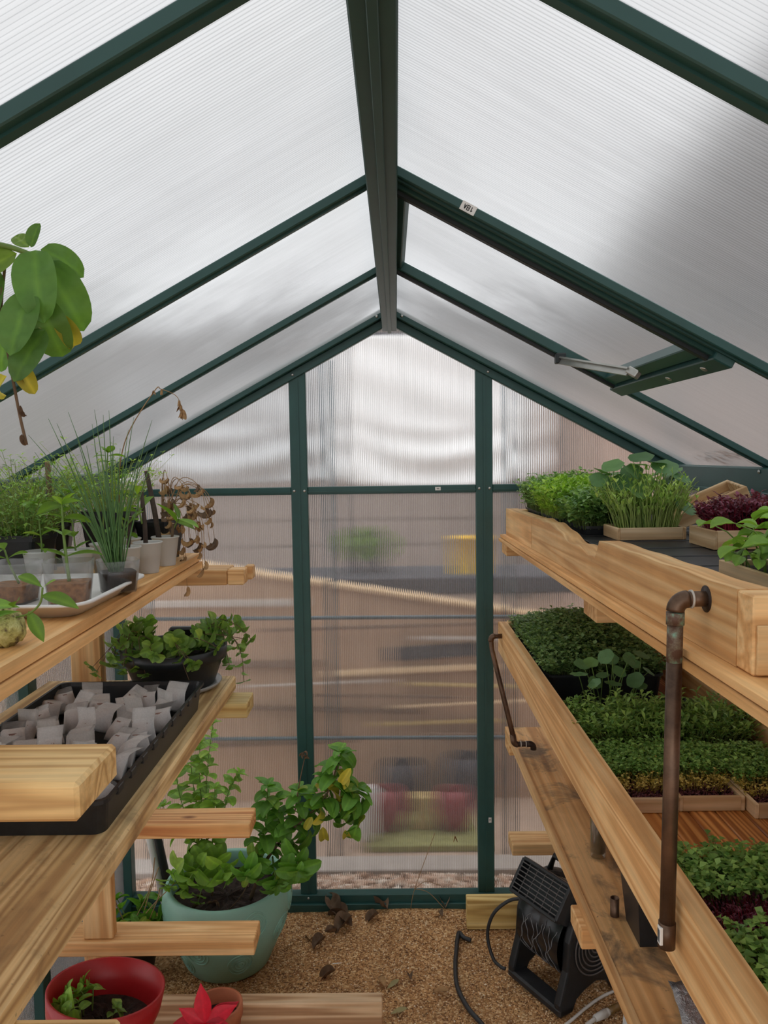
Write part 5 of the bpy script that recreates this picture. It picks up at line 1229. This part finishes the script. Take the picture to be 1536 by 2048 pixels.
for Q in ([(-.432, .945, 1.79), (-.426, .94, 1.765), (-.440, .94, 1.735)], [(-.47, .95, 1.78), (-.475, .945, 1.72), (-.468, .945, 1.665), (-.459, .945, 1.60), (-.452, .945, 1.562)], [(-.44, .94, 1.735), (-.447, .94, 1.72), (-.425, .94, 1.70)]):
    b = MB(); b.tube(spline([bl(*q) for q in Q], 5), .0014, 6); b.build('side_stem', M['stem_green'] if Q[0][2] != 1.78 else M['stem_brown'], t, True)
for z in (1.575, 1.61, 1.65): put_leaf(t, LM['drk0'], bl(-.457, .945, z), (.2, 0, -1), (0, -1, 0), .35, 0, 'dry_bract')
# ================================================================= things on the floor
# ---- turquoise pot with basil and lemon balm
PX, PY = -.523, 2.27
tp = thing('glazed_pot', 'large turquoise glazed pot with spiral relief holding basil and lemon balm', 'pot', (PX, PY, .001))
prof = [(.118, 0), (.126, .006), (.150, .06), (.176, .12), (.192, .17), (.196, .20), (.191, .235), (.184, .252), (.176, .258), (.166, .252), (.166, .225), (.170, .19)]
b = MB(); b.lathe(prof, 64); b.disc(.118, 0, 48); b.build('pot_wall', M['turquoise_glaze'], tp, True)
b = MB(); b.disc(.170, .196, 48, rough=.006, rings=10); b.build('potting_soil', M['soil'], tp)
def pot_r(z):
    for (r0, z0), (r1_, z1) in zip(prof[:8], prof[1:8]):
        if z0 <= z <= z1: return r0+(r1_-r0)*(z-z0)/(z1-z0)
    return prof[7][0]
for th, zc in ((-.35, .14), (-1.15, .075), (-1.9, .12), (-2.7, .15), (.35, .07), (-.95, .20), (-2.35, .06), (1.1, .14), (2.2, .12), (-.02, .20)):
    b = MB()
    for q, rho in enumerate((.036, .026, .016, .007)):
        pts = []
        for k in range(29):
            a = 2*math.pi*k/28; z = zc+rho*math.sin(a)*1.05*(1 if zc+rho < .24 else .8); t_ = th+rho*math.cos(a)/pot_r(zc); r = pot_r(min(.25, max(.0, z)))+.0004
            pts.append((r*math.cos(t_), r*math.sin(t_), z))
        b.tube(pts, .0022, 6, False)
    b.build('spiral_relief', M['turquoise_glaze'], tp, True)
rb_ = random.Random(17)
def pp(x, z, y=2.2): return Vector((x-PX, y-PY, z-.001))
S0 = pp(-.449, .20, 2.25)
woody = M['stem_brown']
main = [((S0), pp(-.40, .33), pp(-.335, .42), pp(-.262, .485), pp(-.205, .55), pp(-.164, .66))]
b = MB(); P_ = spline(main[0], 6); b.tube(P_, [.006-.004*i/(len(P_)-1) for i in range(len(P_))], 8); b.build('woody_stem', woody, tp, True)
def bs(pts, nn, s0, s1, start=.2, yel=.0, ph=0.0): shoot(tp, pts, .0028, .0014, 'basil', int(nn*1.4), s0*1.35, s1*1.3, start, True, M['stem_green'], 2, .35, .45, rb_, yel, ph)
bs([S0, pp(-.405, .36), pp(-.385, .47), pp(-.379, .575)], 9, 1.0, .75, .35)
bs([pp(-.39, .34), pp(-.36, .40), pp(-.345, .455), pp(-.352, .53)], 7, 1.0, .8, .2)
bs([pp(-.33, .42), pp(-.305, .40), pp(-.290, .37, 2.15), pp(-.285, .36, 2.12)], 6, 1.05, .8, .2, .1)
bs([pp(-.335, .42), pp(-.30, .45), pp(-.288, .50), pp(-.290, .56)], 6, .95, .8, .3)
bs([pp(-.27, .48), pp(-.235, .50), pp(-.21, .53), pp(-.215, .60)], 7, 1.0, .8, .2, .2)
bs([pp(-.205, .55), pp(-.18, .60), pp(-.166, .64), pp(-.164, .675)], 6, 1.0, .85, .1, .2)
bs([pp(-.23, .52), pp(-.17, .535), pp(-.135, .54), pp(-.113, .565)], 8, 1.0, .8, .2, .1)
bs([pp(-.20, .54), pp(-.165, .52), pp(-.135, .49), pp(-.118, .48)], 6, 1.05, .9, .3, .3)
bs([pp(-.37, .36), pp(-.36, .34, 2.16), pp(-.35, .32, 2.14), pp(-.345, .315, 2.13)], 5, .95, .7, .2)
bs([pp(-.40, .34), pp(-.42, .36, 2.18), pp(-.43, .355, 2.15), pp(-.432, .345, 2.12)], 5, .8, .7, .2)
for x, z, s, kk, dr in ((-.215, .47, 1.15, 'yel1', (.1, -.3, -1)), (-.150, .46, 1.0, 'yel2', (.2, -.2, -1)), (-.245, .50, .9, 'yel0', (-.4, -.3, -.6)), (-.16, .60, 1.1, 'yel3', (.3, -.4, .6)), (-.115, .475, 1.25, 'basil2', (-.35, -.4, -.9)), (-.29, .36, 1.3, 'basil1', (.3, -.3, -1)), (-.31, .40, 1.3, 'basil0', (-.2, -.5, -1))):
    put_leaf(tp, LM[kk], pp(x, z, 2.16), dr, (0, -1, .4), s, 0)
b = MB(); b.tube([pp(-.30, .50), pp(-.283, .593), pp(-.269, .655)], [.0022, .0018, .0014], 6); b.build('dry_stalk', woody, tp, True)
for k in range(6): put_leaf(tp, LM['drk%d' % (k % 4)], pp(-.269, .655+.004*k), (math.cos(k*1.1), math.sin(k*1.1), .8), (0, 0, 1), .45, 0, 'dry_bract')
# lemon balm
def ms(pts, nn, s0, s1, start=.15, mat=None): shoot(tp, pts, .0022, .001, 'mint', int(nn*1.25), s0*1.45, s1*1.4, start, True, mat or M['stem_green'], 2, .3, .4, rb_)
M0 = pp(-.573, .19, 2.28)
b = MB(); b.tube(spline([M0, pp(-.574, .27, 2.28), pp(-.578, .35, 2.28)], 5), .0042, 8); b.build('woody_stem', woody, tp, True)
ms([pp(-.576, .30, 2.28), pp(-.585, .46, 2.28), pp(-.57, .62, 2.27), pp(-.548, .745, 2.26)], 12, 1.1, .55)
ms([pp(-.576, .33, 2.28), pp(-.60, .47, 2.30), pp(-.605, .58, 2.30), pp(-.60, .67, 2.30)], 10, 1.15, .8)
ms([pp(-.576, .34, 2.28), pp(-.64, .44, 2.28), pp(-.665, .53, 2.28), pp(-.672, .61, 2.28)], 9, 1.2, .8)
ms([pp(-.576, .34, 2.28), pp(-.63, .48, 2.34), pp(-.64, .60, 2.34), pp(-.625, .70, 2.34)], 10, 1.1, .7)
ms([pp(-.576, .34, 2.28), pp(-.535, .44, 2.28), pp(-.51, .53, 2.28), pp(-.478, .58, 2.28)], 9, 1.1, .7)
ms([pp(-.576, .33, 2.28), pp(-.55, .43, 2.24), pp(-.545, .50, 2.22), pp(-.54, .56, 2.22)], 8, 1.1, .8)
ms([pp(-.576, .32, 2.28), pp(-.62, .33, 2.22), pp(-.655, .33, 2.18), pp(-.67, .30, 2.16)], 7, 1.15, .9)
ms([pp(-.575, .31, 2.28), pp(-.58, .34, 2.20), pp(-.60, .33, 2.16), pp(-.62, .29, 2.15)], 7, 1.15, .9)
ms([pp(-.574, .30, 2.28), pp(-.545, .34, 2.22), pp(-.52, .34, 2.18), pp(-.50, .315, 2.17)], 6, 1.3, 1.0)
ms([pp(-.574, .25, 2.28), pp(-.585, .26, 2.22), pp(-.592, .23, 2.19)], 4, .7, .5)
ms([pp(-.576, .34, 2.28), pp(-.69, .40, 2.3), pp(-.72, .47, 2.3)], 7, 1.0, .8)
b = MB(); b.tube(spline([pp(-.505, .197, 2.20), pp(-.47, .235, 2.2), pp(-.44, .285, 2.2)], 5), .0016, 6); b.build('dry_stalk', woody, tp, True)
for k in range(10):
    put_leaf(tp, LM['drk%d' % (k % 4)], (rb_.uniform(-.12, .13), rb_.uniform(-.13, .12), .20), (rb_.uniform(-1, 1), rb_.uniform(-1, 1), .1), (0, 0, 1), rb_.uniform(.5, .9), 0, 'fallen_leaf')
# ---- small basil pot behind the post
lp = thing('floor_pot', 'dark grey pot of glossy basil on the floor left of the turquoise pot', 'pot', (-.80, 2.20, .001))
b = MB(); b.lathe([(.06, 0), (.085, .12), (.092, .122), (.092, .135), (.084, .135), (.078, .11)], 30); b.disc(.06, 0, 30); b.build('pot_wall', M['dusty_black'], lp, True)
b = MB(); b.disc(.079, .112, 24, rough=.003); b.build('potting_soil', M['soil'], lp)
for k in range(9):
    a = k*.75; shoot(lp, [(.02*math.cos(a), .02*math.sin(a), .11), (.05*math.cos(a), .05*math.sin(a), .16), (.095*math.cos(a), .08*math.sin(a), .175+.02*(k % 2))], .002, .0014, 'basil', 3, .9, .8, .4, True, M['stem_green'], 2, .3, .4, rb_)
for Q in ([(.0, -.02, .11), (.06, -.03, .21), (.15, -.02, .30)], [(.02, 0, .11), (.05, 0, .22), (.09, .0, .33)], [(-.02, 0, .11), (.06, .0, .26), (.08, 0, .36)], [(0, 0, .11), (-.05, 0, .25), (-.06, 0, .34)], [(.03, -.02, .11), (.09, -.03, .24), (.10, -.03, .28)]):
    b = MB(); b.tube(spline(Q, 5), .0016, 6); b.build('dry_stalk', M['dry_stem'], lp, True)
# leaning pipes in the corner
for x0, x1, r, mt, nm, lab in ((-.838, -.765, .012, 'white_plastic', 'plastic_pipe', 'white plastic pipe leaning in the back left corner'), (-.805, -.742, .013, 'dark_gasket', 'metal_rail', 'dark grey rail leaning in the back left corner behind the pot')):
    b = MB(); b.tube([(x0-.06, 2.50, .62), (x1, 2.46, .0)], r, 10); o = b.build(nm, M[mt], None, True); recentre(o, (x1, 2.46, 0)); tag(o, lab, 'pipe' if 'pipe' in nm else 'rail')
# ---- red pot
rp = thing('red_pot', 'red plastic pot with wilting seedlings in front of the floor beam', 'pot', (-.685, 1.60, .085))
rp.rotation_euler = (math.radians(-7), math.radians(6), 0)
b = MB(); b.lathe([(.085, 0), (.108, .20), (.122, .24), (.127, .285), (.121, .285), (.113, .235), (.104, .195)], 48); b.disc(.085, 0, 40); b.build('pot_wall', M['red_plastic'], rp, True)
b = MB(); b.disc(.107, .208, 40, rough=.006, rings=9); b.build('potting_soil', M['soil'], rp)
for k in range(4):
    a = 2.4+k*.5; shoot(rp, [(.05*math.cos(a), .05*math.sin(a), .21), (.06*math.cos(a), .06*math.sin(a), .26), (.085*math.cos(a), .085*math.sin(a)-.02, .265)], .0022, .0014, 'mint', 3, 1.1, 1.0, .4, True, M['stem_green'], 2, .3, .4, rb_)
shoot(rp, [(.02, -.01, .21), (.025, -.015, .235), (.03, -.015, .25)], .0014, .001, 'creep', 2, 1.0, 1.0, .6, True, M['stem_green'], 2, .3, .4, rb_)
b = MB(); b.box((-.11, -.11, -.085), (.11, .11, -.001), .004); o = b.build('riser_block', M['pine_x'], None); o.location = (-.69, 1.605, .0855); tag(o, 'pine block under the red pot', 'block'); o.rotation_euler = (0, 0, 0)
b = MB(); b.tube([(-.765, 1.495, .325), (-.71, 1.50, .350)], .017, 14); o = b.build('rolled_label', M['plank_pale'], None, True); recentre(o, (-.72, 1.5, .33)); tag(o, 'rolled cardboard tube with silver end resting in the red pot', 'tube')
b = MB(); b.tube([(-.768, 1.4948, .3237), (-.755, 1.496, .330)], .0185, 14); e = b.build('foil_end', M['foil'], o, True); e.data.transform(Matrix.Translation((.72, -1.5, -.33)))
# ---- poinsettia
pn = thing('poinsettia', 'poinsettia with vivid red bracts in a clay pot at the bottom edge', 'poinsettia', (-.432, 1.735, .05))
b = MB(); b.lathe([(.040, 0), (.054, .17), (.058, .172), (.058, .20), (.051, .20), (.047, .15)], 32); b.disc(.04, 0, 32); b.build('pot_wall', M['clay'], pn, True); b = MB(); b.disc(.048, .165, 24, rough=.002); b.build('potting_soil', M['dusty_black'], pn)
b = MB(); b.tube(spline([(0, 0, .165), (-.005, -.05, .22), (0, -.12, .25)], 5), .003, 6); b.build('stem', M['stem_green'], pn, True)
hd = Vector((.004, -.135, .255))
for dr, s, kk in (((-.15, .15, 1), .92, 'bract0'), ((-.75, -.1, .55), .75, 'bract3'), ((.7, .0, .45), .85, 'bract1'), ((.95, .25, .5), .9, 'bract0'), ((-.95, -.1, -.05), 1.0, 'bract1'), ((.2, -.8, .2), .9, 'bract2'), ((-.4, -.8, .1), .9, 'bract2'), ((.85, -.4, .1), .8, 'bract1')):
    put_leaf(pn, LM[kk], hd, dr, (0, -.7, .6), s, 0, 'bract')
for dr, s in (((.9, -.2, -.3), 1.4), ((-.8, -.3, -.4), 1.3), ((.3, -.9, -.3), 1.3)): put_leaf(pn, LM['basil1'], hd-Vector((0, 0, .02)), dr, (0, 0, 1), s)
b = MB(); b.box((-.49, 1.675, .0), (-.37, 1.795, .0495), .002); o = b.build('paver_block', M['clay']); recentre(o, (-.435, 1.72, 0)); tag(o, 'flat clay paver under the poinsettia pot', 'paver')
# ---- black blower fan
ax = Vector((.53, -.848, 0)); bk_ = Vector((.848, .53, 0))
fan = thing('blower_fan', 'black blower fan with flame print standing on the gravel', 'fan', (.322, 2.179, .001)); fan.rotation_euler = (0, 0, math.atan2(ax.y, ax.x))
side = [(0, 0), (.0, .035), (.028, .12), (.034, .20), (.055, .255), (.10, .29), (.155, .292), (.205, .27), (.238, .225), (.248, .16), (.238, .09), (.262, .035), (.262, 0), (.215, 0), (.185, .04), (.14, .055), (.095, .045), (.065, .03), (.05, 0)]
def panel(x0, x1):
    b = MB(); m = len(side); ctr = []
    vs = [(x0, y, z) for y, z in side]+[(x1, y, z) for y, z in side]
    fs = [(k, m+k, m+(k+1) % m, (k+1) % m) for k in range(m)]+[tuple(range(m)), tuple(2*m-1-k for k in range(m))]
    b.add(vs, fs); o = b.build('side_panel', M['black_plastic'], fan)
    md = o.modifiers.new('soft', 'BEVEL'); md.width = .006; md.segments = 2; return o
panel(0, .026); panel(.191, .217)
b = MB(); pts = []
for i in range(41):
    a = 2*math.pi*i/40; pts.append((.125+.112*math.cos(a), .168+.112*math.sin(a)))
vs = [(x, y, z) for x in (.026, .105, .1075, .11, .191) for y, z in ([(.125+(p[0]-.125)*(.985 if x == .1075 else 1), .168+(p[1]-.168)*(.985 if x == .1075 else 1)) for p in pts[:40]])]
b.add(vs, [(i*40+k, (i+1)*40+k, (i+1)*40+(k+1) % 40, i*40+(k+1) % 40) for i in range(4) for k in range(40)]); 
n = NT('drum_gloss'); M['drum'] = n.done(n.principled(srgb(24, 25, 27), .22)); b.build('drum', M['drum'], fan, True)
b = MB(); b.box((0, -.002, 0), (.217, .052, .024), .006); b.build('base_bar', M['dusty_black'], fan)
b = MB(); b.box((.02, .245, .03), (.197, .262, .05), .004); b.build('rear_bar', M['black_plastic'], fan)
fn_ = Vector((0, -.82, .57)); fu = Vector((0, .57, .82)); fc = Vector((.108, .035, .305))
b = MB()
hw, hh = .093, .048
for (ca, cb) in (((-hw, -hh), (hw, -hh)), ((-hw, hh), (hw, hh)), ((-hw, -hh), (-hw, hh)), ((hw, -hh), (hw, hh))):
    b.bar(fc+Vector((1, 0, 0))*ca[0]+fu*ca[1], fc+Vector((1, 0, 0))*cb[0]+fu*cb[1], .010, .03, fn_, .002)
b.build('outlet_frame', M['black_plastic'], fan)
b = MB(); b.obox(fc-fn_*.02, (1, 0, 0), fu, fn_, hw, hh, .006); o_ = b.build('outlet_throat', M['dark_gasket'], fan)
b = MB(); b.obox(fc-fn_*.06-fu*.01, (1, 0, 0), fu, fn_, hw*.95, hh*.85, .045); b.build('outlet_duct', M['black_plastic'], fan)
for k in range(7):
    q = -hh+.012+k*.0122; b = MB(); b.bar(fc+Vector((-hw, 0, 0))+fu*q+fn_*.012, fc+Vector((hw, 0, 0))+fu*q+fn_*.012, .0028, .004, fn_); b.build('grille_slat', M['grille_grey'], fan)
for k in range(5):
    q = -hw+.031+k*.031; b = MB(); b.bar(fc+Vector((q, 0, 0))-fu*hh+fn_*.009, fc+Vector((q, 0, 0))+fu*hh+fn_*.009, .002, .003, fn_); b.build('grille_bar', M['grille_grey'], fan)
for k in range(6):
    r = .022+k*.0125; b = MB(); b.tube([(.219, .14+r*math.cos(2*math.pi*i/36), .165+r*math.sin(2*math.pi*i/36)) for i in range(37)], .0024, 6, False); b.build('intake_ring', M['grille_grey'], fan, True)
b = MB(); b.tube([(.02, .15, .29), (.02, .17, .325), (.197, .17, .325), (.197, .15, .29)], .009, 10); b.build('carry_handle', M['black_plastic'], fan, True)
rf = random.Random(2)
for k in range(9):       # printed flame lines on the drum
    x0 = .04+.016*k+rf.uniform(-.004, .004); a0 = rf.uniform(2.5, 2.8); pts = []
    for i in range(22):
        t_ = i/21; a = a0+t_*rf.uniform(.95, 1.0)*1.25; x = x0+.009*math.sin(t_*7+k*1.7)+.004*math.sin(t_*17+k); pts.append((min(.188, max(.03, x)), .125+.1125*math.cos(a), .168+.1125*math.sin(a)))
    b = MB(); b.tube(pts, [.0004+.0009*abs(math.sin(i*.5+k)) for i in range(22)], 5); b.build('flame_print', M['flame_grey'], fan, True)
# cords
def cord(name, label, pts, r, mat, cat='cord'):
    b = MB(); b.tube(spline(pts, 8), r, 10); o = b.build(name, M[mat], None, True); recentre(o, pts[0]); return tag(o, label, cat)
cord('power_cord', 'black power cord curving over the gravel left of the fan', [(.230, 2.335, .006), (.208, 2.345, .009), (.196, 2.37, .009), (.186, 2.33, .008), (.179, 2.28, .008), (.170, 2.21, .008), (.168, 2.12, .008), (.189, 2.036, .008), (.222, 1.97, .008), (.26, 1.88, .008)], .0068, 'rubber_black')
cord('fan_cord', 'thin black fan cord looping beside the floor beam', [(.375, 2.24, .20), (.335, 2.25, .185), (.290, 2.25, .145), (.272, 2.25, .08), (.285, 2.23, .02), (.305, 2.205, .008), (.318, 2.195, .008)], .0052, 'rubber_black')
cord('mains_cable', 'flat white cord running over the gravel in front of the fan', [(.43, 1.955, .006), (.47, 1.99, .006), (.52, 2.035, .006), (.58, 2.08, .006), (.66, 2.12, .006)], .0042, 'white_cable')
pl = thing('extension_plug', 'white plug joined to a brown yellow ended connector at the bottom right', 'plug', (.55, 1.995, .014))
b = MB(); b.tube(spline([(-.09, -.10, -.004), (-.06, -.045, -.004), (-.022, -.014, .0)], 6), .0055, 10); b.build('white_lead', M['white_cable'], pl, True)
b = MB(); b.tube([(-.022, -.014, 0), (.012, .006, 0)], [.009, .012], 12); b.tube([(.012, .006, 0), (.022, .012, 0)], .010, 12); b.build('plug_body', M['white_cable'], pl, True)
b = MB(); b.tube([(.023, .0125, 0), (.062, .034, .002)], [.0105, .0095], 12); b.build('connector', M['amber_plastic'], pl, True)
b = MB(); b.tube([(.062, .034, .002), (.10, .055, .006)], .0052, 10); b.build('yellow_lead', M['yellow_plastic'], pl, True)
ht = thing('white_heater', 'white vented panel heater at the bottom edge under the stained shelf', 'heater', (.618, 1.90, .001)); ht.rotation_euler = (0, 0, math.radians(-20))
b = MB(); b.box((-.03, -.15, 0), (.05, .06, .155), .008); b.build('housing', M['white_plastic'], ht)
for k in range(9): b = MB(); b.box((-.033, -.14+.021*k, .02), (-.0295, -.129+.021*k, .135), .001); b.build('vent_slat', M['white_cable'], ht)
# ---- dead leaves and bits on the gravel
rg = random.Random(40)
DL = {k: [] for k in ('brown', 'olive', 'dark')}
for k in range(4):
    DL['brown'].append(leaf_mesh('fallen_leaf', .055, .026, M['dry_leaf'], rg.uniform(.2, .8), rg.uniform(.6, 1.4), 'lance', .003, thick=1))
    DL['dark'].append(leaf_mesh('withered_leaf', .065, .03, M['dry_leaf_dark'], rg.uniform(-.9, .9), rg.uniform(1.2, 2.2), 'ovate', .006, nu=10))
    DL['olive'].append(leaf_mesh('olive_leaf', .052, .019, M['olive_leaf'], rg.uniform(.1, .4), rg.uniform(.1, .4), 'lance', .0005))
fall = [(-.200, 2.470, 'dark', 1.5, .4, 'largest withered leaf curled against the back sill'), (-.160, 2.455, 'dark', 1.3, 2.6, 'twisted withered leaf lying over the largest one'), (-.165, 2.48, 'dark', 1.2, 1.2, 'withered leaf standing up behind the largest one'), (-.035, 2.500, 'dark', 1.2, .8, 'withered leaf by the sill under the middle pane'),
        (-.065, 2.475, 'dark', .8, 2.2, 'small withered scrap left of the middle sill leaf'), (.162, 2.505, 'dark', 1.3, 0.1, 'flat dark leaf by the sill near the right post'), (-.198, 2.395, 'dark', .8, 2.2, 'dark withered scrap beside the turquoise pot'), (-.150, 2.415, 'dark', 1.0, 1.0, 'thin twisted leaf below the largest one'),
        (-.284, 2.355, 'brown', 1.0, .2, 'brown curled leaf touching the turquoise pot'), (-.235, 2.36, 'dark', .9, 2.5, 'dark curled leaf right of the turquoise pot'), (.000, 2.157, 'olive', .9, 2.3, 'pale olive leaf in the middle of the gravel'), (.022, 2.038, 'olive', 1.0, 2.0, 'olive leaf nearest the bottom edge'),
        (.000, 2.000, 'brown', .75, .0, 'brown oval leaf at the bottom edge'), (.143, 2.107, 'brown', .9, 1.5, 'tan leaf beside the black power cord'), (-.041, 2.125, 'brown', .9, .4, 'brown leaf at the end of the floor beam'), (-.190, 2.200, 'dark', .8, 2.0, 'dark folded leaf near the floor beam'), (.148, 2.455, 'dark', .5, .3, 'small dark scrap left of the right floor beam'), (.035, 2.155, 'dark', .5, .1, 'small dark chip beside the olive leaf')]
for x, y, kd, s, a, lab in fall:
    o = put('fallen_leaf', DL[kd][rg.randrange(4)], None, (x, y, floor_z(x, y)+.010), (rg.uniform(-.15, .15), rg.uniform(-.2, .2), a), s); tag(o, lab, 'leaf', 'dead leaves on the gravel')
b = MB(); b.box((-.014, -.0012, 0), (.014, .0012, .0012)); o = b.build('paper_strip', M['white_label'], None, False, (-.188, 2.232, .004)); o.rotation_euler = (0, 0, .15); tag(o, 'tiny white paper strip on the gravel by the turquoise pot', 'paper')
# leaf stuck to the back wall and a grass weed
o = put_leaf(None, LM['dry1'], (.198, 2.527, .252), (.05, 0, -1), (0, -1, 0), 1.2, 0, 'stuck_leaf'); tag(o, 'brown dry leaf stuck on the back wall pane by the right post', 'leaf')
t = thing('grass_weed', 'thin dry grass weed growing by the back sill', 'weed', (.055, 2.505, .0))
for Q in ([(-.012, .005, 0), (.003, -.02, .09), (.072, -.025, .285)], [(.003, -.02, .09), (.05, -.01, .07), (.105, .0, .005)], [(.003, -.02, .09), (.04, -.02, .115), (.09, -.02, .10)]):
    b = MB(); b.tube(spline(Q, 6), .0011, 5); b.build('blade', M['dry_stem'], t, True)
